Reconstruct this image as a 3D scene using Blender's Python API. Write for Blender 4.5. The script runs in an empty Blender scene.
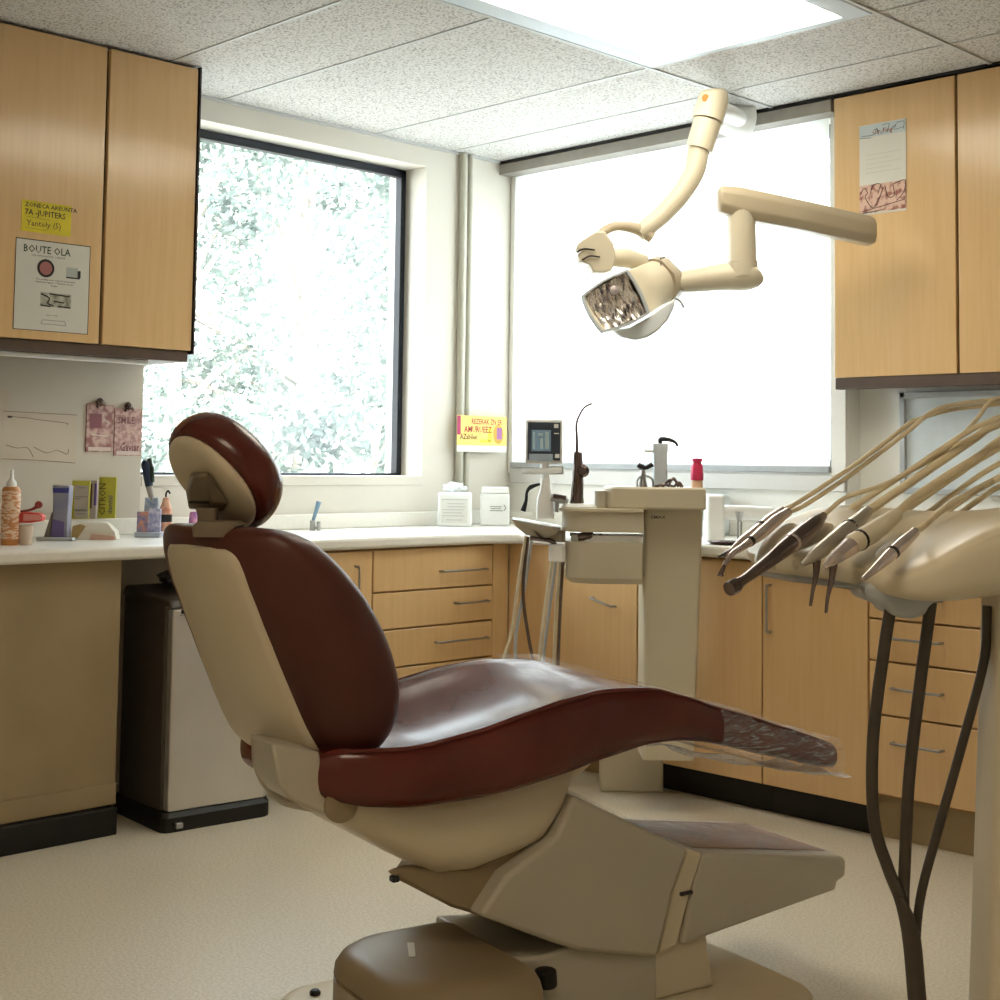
import bpy, bmesh, math, random
from mathutils import Vector, Matrix, noise as mnoise
random.seed(7)
S = bpy.context.scene
COL = S.collection
PI = math.pi
def V(*a): return Vector(a)

# ------------------------------------------------------------------ camera
FPX, YAW, PITCH, ROLL, SHY = 1408.17, 0.7904, 0.0653, -0.0129, -131.27
CAM = V(4.6606, -4.6860, 1.1918)
H = 2.594
_F0 = V(-math.sin(YAW), math.cos(YAW), 0); _R0 = V(math.cos(YAW), math.sin(YAW), 0); _U0 = V(0, 0, 1)
_F = _F0*math.cos(PITCH) + _U0*math.sin(PITCH); _U = -_F0*math.sin(PITCH) + _U0*math.cos(PITCH)
_R = _R0*math.cos(ROLL) - _U*math.sin(ROLL); _U = _U*math.cos(ROLL) + _R0*math.sin(ROLL)
cd = bpy.data.cameras.new('camera'); cam = bpy.data.objects.new('camera', cd); COL.objects.link(cam)
cd.sensor_width = 36; cd.lens = FPX*36/1000; cd.shift_y = SHY/1000; cd.clip_start = 0.05; cd.clip_end = 300
cam.matrix_world = Matrix(((_R.x, _U.x, -_F.x, CAM.x), (_R.y, _U.y, -_F.y, CAM.y), (_R.z, _U.z, -_F.z, CAM.z), (0, 0, 0, 1)))
S.camera = cam

# ------------------------------------------------------------------ light
S.view_settings.view_transform = 'Standard'; S.view_settings.look = 'None'
S.view_settings.gamma = 1.0; S.view_settings.use_curve_mapping = False
S.view_settings.exposure = 0.88
w = bpy.data.worlds.new('sky'); S.world = w; w.use_nodes = True
bg = w.node_tree.nodes['Background']; bg.inputs[0].default_value = (0.86, 0.935, 1.0, 1); bg.inputs[1].default_value = 5.2
sl = bpy.data.lights.new('sun', 'SUN'); sl.energy = 20; sl.angle = 0.02; sl.color = (1, .96, .88)
so = bpy.data.objects.new('sun', sl); COL.objects.link(so); so.rotation_euler = V(-0.75, 0.1, -0.75).to_track_quat('-Z', 'Y').to_euler()
LAMP_W = 4.0      # radiance of the ceiling light diffusers

# ------------------------------------------------------------------ pixel -> world helpers (1000 px frame)
def ray(px, py): return _F + _R*((px-500)/FPX) - _U*((py-500-SHY)/FPX)
def P(px, py, ax, val):
    d = ray(px, py); return CAM + d*((val-CAM[ax])/d[ax])
def D(px, py, dep): return CAM + ray(px, py)*dep

# ------------------------------------------------------------------ materials
def srgb(c):
    return tuple((x/255/12.92 if x/255 <= .04045 else ((x/255+.055)/1.055)**2.4) for x in c) + (1,)
MATS = {}
def mat(name, c, rough=.5, metal=0, var=0, vscale=20, bump=0, bscale=60, stretch=None, coat=0, spec=.5, c2=None, trans=0, ior=1.45, alpha=1, emit=None, estr=0, lo=.35, hi=.65):
    if name in MATS: return MATS[name]
    m = bpy.data.materials.new(name); m.use_nodes = True; MATS[name] = m
    nt = m.node_tree; b = nt.nodes['Principled BSDF']
    b.inputs['Base Color'].default_value = srgb(c); b.inputs['Roughness'].default_value = rough; b.inputs['Metallic'].default_value = metal
    b.inputs['Coat Weight'].default_value = coat; b.inputs['Coat Roughness'].default_value = .08; b.inputs['Specular IOR Level'].default_value = spec
    b.inputs['Transmission Weight'].default_value = trans; b.inputs['IOR'].default_value = ior; b.inputs['Alpha'].default_value = alpha
    if emit: b.inputs['Emission Color'].default_value = srgb(emit); b.inputs['Emission Strength'].default_value = estr
    if var or bump or c2:
        tc = nt.nodes.new('ShaderNodeTexCoord'); mp = nt.nodes.new('ShaderNodeMapping')
        nt.links.new(tc.outputs['Object'], mp.inputs[0])
        if stretch: mp.inputs['Scale'].default_value = stretch
    if var or c2:
        n = nt.nodes.new('ShaderNodeTexNoise'); n.inputs['Scale'].default_value = vscale; n.inputs['Detail'].default_value = 6
        nt.links.new(mp.outputs[0], n.inputs[0])
        r = nt.nodes.new('ShaderNodeValToRGB'); r.color_ramp.elements[0].position = lo; r.color_ramp.elements[1].position = hi
        if c2: a, d = srgb(c), srgb(c2)
        else:
            a = srgb(tuple(max(0, x*(1-var)) for x in c)); d = srgb(tuple(min(255, x*(1+var*.6)) for x in c))
        r.color_ramp.elements[0].color = a; r.color_ramp.elements[1].color = d
        nt.links.new(n.outputs[0], r.inputs[0]); nt.links.new(r.outputs[0], b.inputs['Base Color'])
    if bump:
        n2 = nt.nodes.new('ShaderNodeTexNoise'); n2.inputs['Scale'].default_value = bscale; n2.inputs['Detail'].default_value = 3
        nt.links.new(mp.outputs[0], n2.inputs[0])
        bp = nt.nodes.new('ShaderNodeBump'); bp.inputs['Strength'].default_value = bump; bp.inputs['Distance'].default_value = .004
        nt.links.new(n2.outputs[0], bp.inputs['Height']); nt.links.new(bp.outputs[0], b.inputs['Normal'])
    return m
WALL = mat('wall_paint', (222, 216, 204), .7, var=.015, vscale=2, bump=.05, bscale=150)
WALLW = mat('wall_white', (236, 234, 226), .6, var=.01, vscale=3)
BOARD = mat('splash_board', (206, 198, 184), .45, var=.02, vscale=3)
CEIL = mat('ceiling_tile', (216, 214, 210), .85, c2=(150, 146, 140), vscale=120, lo=.50, hi=.64, bump=.3, bscale=110)
TBAR = mat('grid_white', (196, 197, 196), .4)
FLOOR = mat('vinyl_floor', (216, 206, 186), .40, c2=(198, 187, 165), vscale=130, lo=.40, hi=.62, bump=.18, bscale=90)
WOOD = mat('maple_laminate', (220, 184, 134), .17, c2=(215, 178, 127), vscale=7, stretch=(9, 9, .5), bump=.02, bscale=60, spec=.55)
WOODE = mat('wood_edge', (176, 128, 72), .35, var=.06, vscale=20)
DARK = mat('dark_edge', (44, 32, 26), .4, var=.1)
TRIMB = mat('brown_rail', (84, 66, 52), .5, var=.06)
CTOP = mat('worktop_laminate', (242, 239, 230), .28, var=.01, vscale=60)
BEIGE = mat('beige_panel', (158, 138, 104), .55, var=.03, vscale=5)
BLACK = mat('black_plinth', (14, 13, 12), .5, var=.2)
CHROME = mat('brushed_steel', (176, 176, 174), .28, 1, var=.04)
CHROMED = mat('dark_steel', (122, 108, 106), .2, 1, var=.08)
LEATH = mat('burgundy_vinyl', (98, 38, 28), .24, coat=.2, c2=(82, 30, 23), vscale=5, bump=.35, bscale=9, spec=.45)
LEATH.node_tree.nodes['Principled BSDF'].inputs['Coat Roughness'].default_value = .17
LEATHM = mat('burgundy_vinyl_back', (84, 40, 29), .42, c2=(72, 34, 25), vscale=4, bump=.1, bscale=80)
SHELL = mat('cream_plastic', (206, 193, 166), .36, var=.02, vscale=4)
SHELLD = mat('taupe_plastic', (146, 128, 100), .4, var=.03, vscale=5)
SHELLG = mat('grey_beige_plastic', (184, 176, 158), .38, var=.02, vscale=4)
UNITC = mat('unit_enamel', (206, 196, 172), .32, var=.015, vscale=4)
LAMPC = mat('lamp_cream', (216, 206, 182), .34, var=.015, vscale=4)
LAMPD = mat('lamp_sand', (188, 174, 148), .38, var=.015, vscale=4)
WHITE = mat('white_plastic', (238, 238, 234), .35, var=.01)
GREYP = mat('grey_plastic', (176, 180, 182), .4, var=.03)
HOSE = mat('beige_hose', (222, 208, 176), .45, var=.05)
HOSED = mat('dark_hose', (66, 58, 48), .5, var=.08)
RUBBER = mat('black_rubber', (22, 20, 20), .5, var=.1)
BINM = mat('bin_steel', (212, 208, 204), .36, .7, var=.03, vscale=3)
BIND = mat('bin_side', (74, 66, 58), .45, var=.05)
FRAME = mat('window_frame_dark', (44, 50, 60), .35, .3, var=.05)
PAPER = mat('paper', (226, 224, 216), .7, var=.01)
INK = mat('ink', (40, 38, 36), .7, var=.05)
INKG = mat('grey_ink', (120, 118, 114), .7, var=.05)
RED = mat('red_ink', (176, 32, 40), .6, var=.05)

# ------------------------------------------------------------------ mesh helpers
def box(bm, x0, x1, y0, y1, z0, z1):
    v = [bm.verts.new(p) for p in ((x0,y0,z0),(x1,y0,z0),(x1,y1,z0),(x0,y1,z0),(x0,y0,z1),(x1,y0,z1),(x1,y1,z1),(x0,y1,z1))]
    for f in ((0,3,2,1),(4,5,6,7),(0,1,5,4),(1,2,6,5),(2,3,7,6),(3,0,4,7)): bm.faces.new([v[i] for i in f])
    return bm
def B(*a):
    bm = bmesh.new()
    if a: box(bm, *a)
    return bm
def loft(bm, rings, cap=True, closed=True):
    R = [[bm.verts.new(p) for p in r] for r in rings]; n = len(R[0])
    for a, b in zip(R, R[1:]):
        for i in range(n if closed else n-1):
            j = (i+1) % n; bm.faces.new((a[i], a[j], b[j], b[i]))
    if cap and closed: bm.faces.new(R[0][::-1]); bm.faces.new(R[-1])
    return bm
def smooth_path(pts, k=6):
    pts = [Vector(p) for p in pts]
    if len(pts) < 3: return pts
    q = [pts[0]*2-pts[1]] + pts + [pts[-1]*2-pts[-2]]; out = []
    for i in range(1, len(q)-2):
        a, b, c, d = q[i-1:i+3]
        for s in range(k):
            t = s/k; out.append(.5*((2*b)+(c-a)*t+(2*a-5*b+4*c-d)*t*t+(3*b-a-3*c+d)*t**3))
    out.append(pts[-1]); return out
def tube(bm, pts, r, n=12, k=6, smooth=True):
    """r: a number or one radius per control point"""
    if not isinstance(r, (list, tuple)): rr = [r]*len(pts)
    else: rr = list(r)
    if smooth and len(pts) > 2:
        P_ = smooth_path(pts, k); R_ = []
        for i in range(len(pts)-1):
            for s in range(k): R_.append(rr[i]+(rr[i+1]-rr[i])*s/k)
        R_.append(rr[-1])
    else: P_ = [Vector(p) for p in pts]; R_ = rr
    up = None; rings = []
    for i, p in enumerate(P_):
        t = (P_[min(i+1, len(P_)-1)]-P_[max(i-1, 0)]).normalized()
        if up is None: up = t.orthogonal().normalized()
        up = (up-t*up.dot(t)).normalized(); s = t.cross(up)
        rings.append([p+(up*math.cos(2*PI*j/n)+s*math.sin(2*PI*j/n))*R_[i] for j in range(n)])
    return loft(bm, rings)
def lathe(bm, prof, c=(0,0,0), n=24, axis=None):
    c = Vector(c); az = Vector(axis).normalized() if axis else V(0,0,1)
    ax = az.orthogonal().normalized() if axis else V(1,0,0); ay = az.cross(ax)
    return loft(bm, [[c+az*h+(ax*math.cos(2*PI*j/n)+ay*math.sin(2*PI*j/n))*max(r, 1e-4) for j in range(n)] for r, h in prof])
def prism(bm, poly, ext):
    ext = Vector(ext); return loft(bm, [[Vector(p) for p in poly], [Vector(p)+ext for p in poly]])
def rrect(x0, x1, y0, y1, r, n=5, rs=None):
    """rounded rectangle outline; rs: radii of (x1y0, x1y1, x0y1, x0y0)"""
    rs = rs or (r,)*4; out = []
    for (cx, cy, a0), q in zip(((x1, y0, -PI/2), (x1, y1, 0), (x0, y1, PI/2), (x0, y0, PI)), rs):
        sx = -1 if cx == x1 else 1; sy = 1 if cy == y0 else -1
        for i in range(n+1):
            a = a0+PI/2*i/n; out.append((cx+sx*q+q*math.cos(a), cy+sy*q+q*math.sin(a)))
    return out
def obj(name, bm, m, parent=None, bevel=0, seg=2, sub=0, ang=35, world=False, solid=0):
    me = bpy.data.meshes.new(name)
    bmesh.ops.recalc_face_normals(bm, faces=bm.faces)
    if world and parent is not None:
        r = parent
        while r.parent is not None: r = r.parent
        bmesh.ops.transform(bm, matrix=(Matrix.Translation(r.location) @ r.rotation_euler.to_matrix().to_4x4()).inverted(), verts=bm.verts)
    bm.to_mesh(me); bm.free()
    o = bpy.data.objects.new(name, me); COL.objects.link(o)
    me.materials.append(m)
    for p in me.polygons: p.use_smooth = True
    me.set_sharp_from_angle(angle=math.radians(ang))
    if parent is not None: o.parent = parent
    if solid: s = o.modifiers.new('s', 'SOLIDIFY'); s.thickness = solid; s.offset = 1
    if bevel: b = o.modifiers.new('b', 'BEVEL'); b.width = bevel; b.segments = seg; b.limit_method = 'ANGLE'; b.angle_limit = math.radians(30)
    if sub: s = o.modifiers.new('u', 'SUBSURF'); s.levels = sub; s.render_levels = sub
    return o
def tag(o, label, cat, group=None, kind=None):
    o['label'] = label; o['category'] = cat
    if group: o['group'] = group
    if kind: o['kind'] = kind
    return o
def thing(name, label, cat, loc=(0,0,0), rz=0, group=None):
    o = bpy.data.objects.new(name, None); COL.objects.link(o); o.empty_display_size = .05
    o.location = loc; o.rotation_euler = (0, 0, rz); return tag(o, label, cat, group)
def struct(name, bm, m, parent=None, bevel=0, **k):
    o = obj(name, bm, m, parent, bevel, **k)
    if parent is None: o['kind'] = 'structure'
    return o

# ================================================================== THE ROOM
XR, YN = 5.9, -5.9
struct('floor', B(-.25, XR+.1, YN-.1, .12, -.06, 0), FLOOR)
WY0, WY1, WZ0, WZ1 = -1.943, -.55, 1.121, 2.50       # left window opening
bm = B(-.25, 0, YN, WY0, 0, H); box(bm, -.25, 0, WY1, .25, 0, H); box(bm, -.25, 0, WY0, WY1, 0, WZ0); box(bm, -.25, 0, WY0, WY1, WZ1, H)
struct('wall_left', bm, WALL)
BX0, BX1, BZ0, BZ1 = .0, 1.73, 1.165, 2.53           # right window opening
bm = B(0, BX0+.035, 0, .12, BZ0, BZ1); box(bm, 0, 1.80, 0, .12, 0, BZ0); box(bm, BX1, 1.80, 0, .12, BZ0, BZ1); box(bm, 0, 1.80, 0, .12, BZ1, H); box(bm, 1.80, XR, .09, .12, 0, H)
struct('wall_right', bm, WALLW)
struct('wall_back', B(XR, XR+.1, YN, .12, 0, H), WALL)
struct('wall_front', B(-.25, XR, YN-.1, YN, 0, H), WALL)
# ceiling with a hole for each light fixture
LX0, LX1 = 1.525, 2.43
lights_y = [(LX0, LX1, -2.06, -.85), (3.40, 4.35, -5.0, -3.8)]  # second panel is unseen, added as warm fill for the near side
bm = bmesh.new(); ys = [YN, -5.0, -3.8, -2.06, -.85, .12]
for i in range(5):
    if i in (1, 3):
        q0, q1 = (3.40, 4.35) if i == 1 else (LX0, LX1); box(bm, -.25, q0, ys[i], ys[i+1], H, H+.06); box(bm, q1, XR, ys[i], ys[i+1], H, H+.06)
    else: box(bm, -.25, XR, ys[i], ys[i+1], H, H+.06)
struct('ceiling', bm, CEIL)
struct('trim_50', B(-.25, XR+.1, YN-.1, .12, H+.07, H+.16), WALL)     # unseen roof slab, added to block sun leaking through the fixture gaps
n = 0
for y in (-.40, -.85, -1.63, -2.06, -2.85, -3.8, -5.0):
    n += 1; bm = bmesh.new()
    for a, b in (((0, LX0), (LX1, XR)) if y == -1.63 else ((0, XR),)): box(bm, a, b, y-.007, y+.007, H-.003, H)
    struct('trim_%d' % n, bm, TBAR)
for x in (1.525, 2.43, 3.4, 4.35, 5.3):
    n += 1; struct('trim_%d' % n, B(x-.007, x+.007, YN, -.0, H-.0055, H-.0005), TBAR)
n += 1; struct('trim_%d' % n, B(0, .016, YN, -.0, H-.010, H), TBAR)
for i, (lx0, lx1, y0, y1) in enumerate(lights_y):
    t = thing('ceiling_light', ['recessed fluorescent ceiling light panel near the windows, glowing white', 'recessed ceiling light panel added out of view as warm fill'][i], 'ceiling light', ((lx0+lx1)/2, (y0+y1)/2, H), 0)
    x0, x1 = lx0+.012, lx1-.012; a, b = y0+.012, y1-.012; fr = .085
    bm = bmesh.new()
    for q in ((x0, x0+fr, a, b), (x1-fr, x1, a, b), (x0+fr, x1-fr, a, a+fr*.4), (x0+fr, x1-fr, b-fr*.35, b)): box(bm, q[0], q[1], q[2], q[3], H-.006, H+.03)
    obj('light_frame', bm, mat('light_frame', (214, 226, 236), .4), t, .002, world=True)
    obj('diffuser', B(x0+fr, x1-fr, a+.034, b-.03, H+.004, H+.012), mat('light_diffuser', (250, 250, 246), .4, emit=(255, 246, 226), estr=LAMP_W) if i == 0 else mat('fill_diffuser_warm', (250, 250, 246), .4, emit=(255, 234, 202), estr=LAMP_W*1.15), t, world=True)
# shadow gap and pelmet rail over the blind
n += 1; struct('trim_%d' % n, B(.0, XR, -.10, -.002, H-.012, H-.001), BLACK)
# windows
def mullion(bm, x0, x1, y0, y1, z0, z1): box(bm, x0, x1, y0, y1, z0, z1)
bm = bmesh.new(); fx0, fx1 = -.168, -.135
box(bm, fx0, fx1, WY0, WY1, WZ1-.034, WZ1); box(bm, fx0, fx1, WY0, WY1, WZ0, WZ0+.010)
box(bm, fx0, fx1, WY1-.038, WY1, WZ0, WZ1); box(bm, fx0, fx1, WY0, WY0+.05, WZ0, WZ1)
wf = struct('window_1', bm, FRAME, bevel=.006)
bm = bmesh.new()
box(bm, fx0+.01, fx1+.016, WY1-.043, WY1-.038, WZ0+.01, WZ1-.034); box(bm, fx0+.01, fx1+.016, WY0+.05, WY1-.038, WZ1-.040, WZ1-.034)
obj('window_gasket', bm, RUBBER, wf, .002)
glass = bpy.data.materials.new('window_glass'); glass.use_nodes = True
nt = glass.node_tree; nt.nodes.clear(); o_ = nt.nodes.new('ShaderNodeOutputMaterial'); mx = nt.nodes.new('ShaderNodeMixShader')
tr = nt.nodes.new('ShaderNodeBsdfTransparent'); gl = nt.nodes.new('ShaderNodeBsdfGlossy'); gl.inputs['Roughness'].default_value = .02
tr.inputs[0].default_value = (.97, .99, .99, 1); mx.inputs[0].default_value = .05
glare_haze = nt.nodes.new('ShaderNodeBsdfTranslucent'); glare_haze.inputs[0].default_value = (.9, .93, .95, 1); mx2 = nt.nodes.new('ShaderNodeMixShader'); mx2.inputs[0].default_value = .014  # faint translucent veil stands in for glare haze on the glass
nt.links.new(tr.outputs[0], mx2.inputs[1]); nt.links.new(glare_haze.outputs[0], mx2.inputs[2]); nt.links.new(mx2.outputs[0], mx.inputs[1]); nt.links.new(gl.outputs[0], mx.inputs[2]); nt.links.new(mx.outputs[0], o_.inputs[0])
obj('window_pane', B(-.158, -.152, WY0+.05, WY1-.038, WZ0+.01, WZ1-.034), glass, wf)
struct('trim_31', B(0, .007, WY0+.002, WY1, WZ0-.04, WZ0-.002), WALL, bevel=.002)     # sill nosing
# right window: frame + glass behind the blind
bm = bmesh.new(); 
for q in ((BX0+.035, BX1, BZ0, BZ0+.05), (BX0+.035, BX1, BZ1-.05, BZ1), (BX0+.035, BX0+.08, BZ0, BZ1), (BX1-.05, BX1, BZ0, BZ1), (.84, .90, BZ0, BZ1)): box(bm, q[0], q[1], .07, .11, q[2], q[3])
wf2 = struct('window_2', bm, FRAME, bevel=.004)
obj('window_pane', B(BX0+.08, BX1-.05, .088, .093, BZ0+.05, BZ1-.05), glass, wf2)
# roller blind
t = thing('roller_blind', 'large white roller blind pulled down over the right window, glowing with daylight', 'blind', (.87, -.01, H), 0)
fab = bpy.data.materials.new('blind_fabric'); fab.use_nodes = True; nt = fab.node_tree; nt.nodes.clear()
o_ = nt.nodes.new('ShaderNodeOutputMaterial'); mx = nt.nodes.new('ShaderNodeMixShader'); tl = nt.nodes.new('ShaderNodeBsdfTranslucent'); df = nt.nodes.new('ShaderNodeBsdfDiffuse')
tl.inputs[0].default_value = (.97, .98, .95, 1); df.inputs[0].default_value = (.93, .94, .93, 1); mx.inputs[0].default_value = .62
nt.links.new(df.outputs[0], mx.inputs[1]); nt.links.new(tl.outputs[0], mx.inputs[2]); nt.links.new(mx.outputs[0], o_.inputs[0])
bm = bmesh.new(); vs = [bm.verts.new(p) for p in ((.02, -.012, BZ0+.02), (1.732, -.012, BZ0+.02), (1.732, -.012, 2.545), (.02, -.012, 2.545))]; bm.faces.new(vs)
obj('blind_fabric', bm, fab, t, world=True)
obj('bottom_bar', B(.02, 1.732, -.02, -.004, BZ0-.004, BZ0+.022), GREYP, t, .003, world=True)
obj('pelmet', B(.0, 1.79, -.095, -.004, H-.062, H-.014), mat('pelmet_grey', (152, 146, 136), .5, var=.03), t, .002, world=True)
# sill ledge under the blind
struct('trim_32', B(.02, 1.80, -.022, 0, BZ0-.075, BZ0-.012), mat('sill_grey', (214, 212, 208), .4), bevel=.004)
struct('trim_33', B(0.005, .03, -.018, 0, BZ0-.03, 2.54), WALLW, bevel=.003)
struct('trim_34', B(1.735, 1.80, -.012, 0, .91, BZ1+.02), WALLW, bevel=.003)

# ------------------------------------------------------------------ worktop, L shaped
t = thing('worktop', 'pale cream laminate worktop running in an L along both walls', 'worktop', (.3, -.3, .86))
poly = [(0.002, -4.6), (.63, -4.6), (.63, -.78), (.70, -.64), (2.98, -.64), (2.98, .088), (1.802, .088), (1.802, -.004), (0.002, -.004)]
obj('counter_slab', prism(bmesh.new(), [(x, y, .862) for x, y in poly[:4]+[(1.795, -.64), (1.795, -.004), (.002, -.004)]], (0, 0, .042)), CTOP, t, .012, 3, world=True)
obj('counter_slab', prism(bmesh.new(), [(x, y, .862) for x, y in ((1.7955, -.64), (2.98, -.64), (2.98, .088), (1.8015, .088), (1.8015, -.004), (1.7955, -.004))], (0, 0, .042)), CTOP, t, .012, 3, world=True)
bm = B(.002, .022, -4.6, -.002, .904, .965); box(bm, .022, 1.73, -.022, -.002, .904, .965); box(bm, 1.81, 2.98, .068, .088, .904, .965)
obj('upstand', bm, CTOP, t, .005, world=True)

# ------------------------------------------------------------------ fitted cabinets
def bar_handle(parent, a, b, off, m=None, r=.0045):
    a, b, off = Vector(a), Vector(b), Vector(off); d = (b-a)*.08
    bm = bmesh.new(); tube(bm, [a, a+off*.8+d*.3, a+off+d, b+off-d, b+off*.8-d*.3, b], r, 8, 4)
    return obj('handle', bm, m or CHROME, parent, world=True)
def base_unit(label, axis, a0, a1, zs, kind, front, back, handles, kick=BLACK, group='fitted base cabinets', kh=.10, kb=True):
    """axis 'y': unit on the left wall (front faces +x); axis 'x': on the right wall (front faces -y)"""
    def bx(bm, u0, u1, d0, d1, z0, z1):
        if axis == 'y': return box(bm, min(d0, d1), max(d0, d1), u0, u1, z0, z1)
        return box(bm, u0, u1, min(d0, d1), max(d0, d1), z0, z1)
    sg = 1 if axis == 'y' else -1
    c = ((front+back)/2, (a0+a1)/2, 0) if axis == 'y' else ((a0+a1)/2, (front+back)/2, 0)
    t = thing('base_cabinet', label, 'cabinet', c, 0, None)
    obj('carcass', bx(bmesh.new(), a0+.001, a1-.001, back, front-sg*.02, kh, .860), WOODE, t, world=True)
    if kb: obj('plinth', bx(bmesh.new(), a0+.001, a1-.001, front-sg*.10, front-sg*.06, 0, kh), kick, t, world=True)
    g = .003
    for i, (z1, z0) in enumerate(zip(zs, zs[1:])):
        f = obj('drawer_front' if kind == 'drawer' else 'door', bx(bmesh.new(), a0+g, a1-g, front-sg*.019, front, z0+g, z1-g), WOOD, t, .003, world=True)
        h = handles[i] if i < len(handles) else None
        if h:
            u0, u1, hz0, hz1 = h; pt = (lambda u, z: (front, u, z)) if axis == 'y' else (lambda u, z: (u, front, z))
            bar_handle(f, pt(u0, hz0), pt(u1, hz1), (sg*.026, 0, 0) if axis == 'y' else (0, -.026, 0))
    return t
# left run: door then drawers, corner
YD0, YD1 = -1.315, -.690
base_unit('maple door cabinet with tall bar handle, left of the drawers, behind the chair back', 'y', -1.62, YD0, (.856, .10), 'door', .60, .02, [(-1.40, -1.40, .60, .80)], kick=BEIGE)
hz = lambda z, y0, y1: (y0, y1, z, z)
base_unit('four drawer maple cabinet on the left wall run, below the white sprayer tubs', 'y', YD0, YD1, (.856, .695, .555, .412, .10), 'drawer', .60, .02, [hz(.762, -.98, -.74), hz(.635, -.90, -.73), hz(.492, -1.00, -.73), hz(.33, -.95, -.73)], kick=BEIGE)
t = thing('corner_panel', 'maple filler panel closing the corner between drawers and window run', 'cabinet panel', (.6, -.64, 0))
bm = B(.02, .60, YD1, -.602, .10, .86); box(bm, .60, .862, -.600, -.02, .10, .86); obj('panel', bm, WOOD, t, .002, world=True)
obj('plinth', B(.50, .86, -.56, -.53, 0, .10), BEIGE, t, world=True)
base_unit('maple door cabinet behind the swinging trays of the dental unit, under the blind', 'x', .862, 1.275, (.856, .10), 'door', -.60, -.02, [(1.06, 1.17, .675, .650)], kick=BEIGE)
base_unit('maple cabinet door half hidden by the beige unit column', 'x', 1.275, 1.83, (.856, .10), 'door', -.60, -.02, [], kick=BLACK)
base_unit('maple cabinet door with upright bar handle, right of the unit column', 'x', 1.83, 2.240, (.856, .10), 'door', -.60, .06, [(1.865, 1.865, .62, .78)])
base_unit('four drawer maple cabinet at the right behind the dark hanging hoses', 'x', 2.240, 2.66, (.856, .70, .567, .397, .145), 'drawer', -.60, .06, [hz(.775, 2.33, 2.50), hz(.645, 2.33, 2.50), hz(.488, 2.33, 2.50), hz(.317, 2.33, 2.50)], kick=BEIGE, kh=.14)
base_unit('maple door cabinet at the far right behind the beige post', 'x', 2.66, 2.97, (.856, .145), 'door', -.60, .06, [], kick=BEIGE, kh=.14)
# knee panel with black plinth on the left
t = thing('modesty_panel', 'beige panel under the left worktop, above a black plinth', 'panel', (.56, -3.4, 0))
obj('panel', B(.52, .57, -4.55, -2.335, .088, .86), BEIGE, t, .003, world=True)
obj('skirting', B(.572, .578, -4.55, -2.336, .088, .155), BEIGE, t, .002, world=True)
obj('plinth', B(.53, .605, -4.55, -2.345, 0, .085), BLACK, t, .003, world=True)
# wall cabinets, left
CF, CB = .35, .02
def wall_cab_left(label, y0, y1, edge=False):
    t = thing('wall_cabinet', label, 'cabinet', ((CF+CB)/2, (y0+y1)/2, 1.567))
    obj('carcass', B(.004, CF-.02, y0+.001, y1-.001, 1.575, H-.02), DARK, t, world=True)
    obj('door', B(CF-.019, CF, y0+.004, y1-.006, 1.567, H-.012), WOOD, t, .003, world=True)
    return t
c1 = wall_cab_left('tall maple wall cabinet at the far left carrying two notices', -2.93, -2.315)
c2 = wall_cab_left('narrow maple wall cabinet with glossy door beside the left window', -2.313, -1.955)
obj('side_panel', B(.004, CF+.004, -1.957, -1.950, 1.555, H-.004), DARK, c2, world=True)
t = thing('light_rail', 'dark brown rail along the bottom of the left wall cabinets', 'rail', (.3, -2.4, 1.53))
obj('rail', B(.05, .335, -3.6, -1.965, 1.527, 1.566), TRIMB, t, .002, world=True)
obj('tube_cover', B(.26, .30, -3.58, -2.10, 1.512, 1.527), WHITE, t, .003, world=True)
wall_cab_left('maple wall cabinet beyond the left edge of the picture', -3.6, -2.932)
# wall cabinets, right
def wall_cab_right(label, x0, x1):
    t = thing('wall_cabinet', label, 'cabinet', ((x0+x1)/2, 0, 1.517))
    obj('carcass', B(x0+.001, x1-.001, -.082, .088, 1.522, H-.02), DARK, t, world=True)
    obj('door', B(x0+.004, x1-.004, -.100, -.081, 1.517, H-.018), WOOD, t, .003, world=True)
    return t
wall_cab_right('maple wall cabinet right of the blind with a taped leaflet', 1.803, 2.300)
wall_cab_right('maple wall cabinet at the right edge of the picture', 2.302, 2.82)
t = thing('light_rail', 'brown rail along the bottom of the right wall cabinets', 'rail', (2.3, -.05, 1.49))
obj('rail', B(1.806, 2.82, -.094, -.06, 1.474, 1.516), TRIMB, t, .002, world=True)
# splash board on the left wall
struct('trim_40', B(.001, .008, -3.6, -1.946, .966, 1.57), BOARD)
# pipe chase in the corner
t = thing('pipe_chase', 'pair of thin painted pipes in the corner of the room', 'pipe', (.03, -.31, .95))
for y, r in ((-.345, .017), (-.300, .012)):
    bm = bmesh.new(); tube(bm, [(.022, y, .966), (.022, y, H-.006)], r, 12); obj('pipe', bm, mat('pipe_paint', (186, 182, 166), .5, var=.02), t, world=True)
# framed glass noticeboard in the niche on the right
t = thing('glass_cabinet', 'grey framed glazed panel on the wall beneath the right wall cabinets', 'display case', (2.4, .08, 1.1))
bm = bmesh.new(); a, b, c, d = 1.985, 2.9, 1.09, 1.465
for q in ((a, a+.022, c, d), (b-.022, b, c, d), (a, b, d-.022, d), (a, b, c, c+.022)): box(bm, q[0], q[1], .055, .089, q[2], q[3])
obj('frame', bm, GREYP, t, .003, world=True)
obj('pane', B(a+.02, b-.02, .07, .074, c+.02, d-.02), mat('frosted_pane', (206, 214, 216), .15, var=.02), t, world=True)

# ================================================================== DENTAL CHAIR
CH = thing('dental_chair', 'burgundy vinyl dental chair with cream shells in the middle of the room', 'dental chair', (2.4577, -2.5049, 0), math.radians(77.286))
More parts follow.
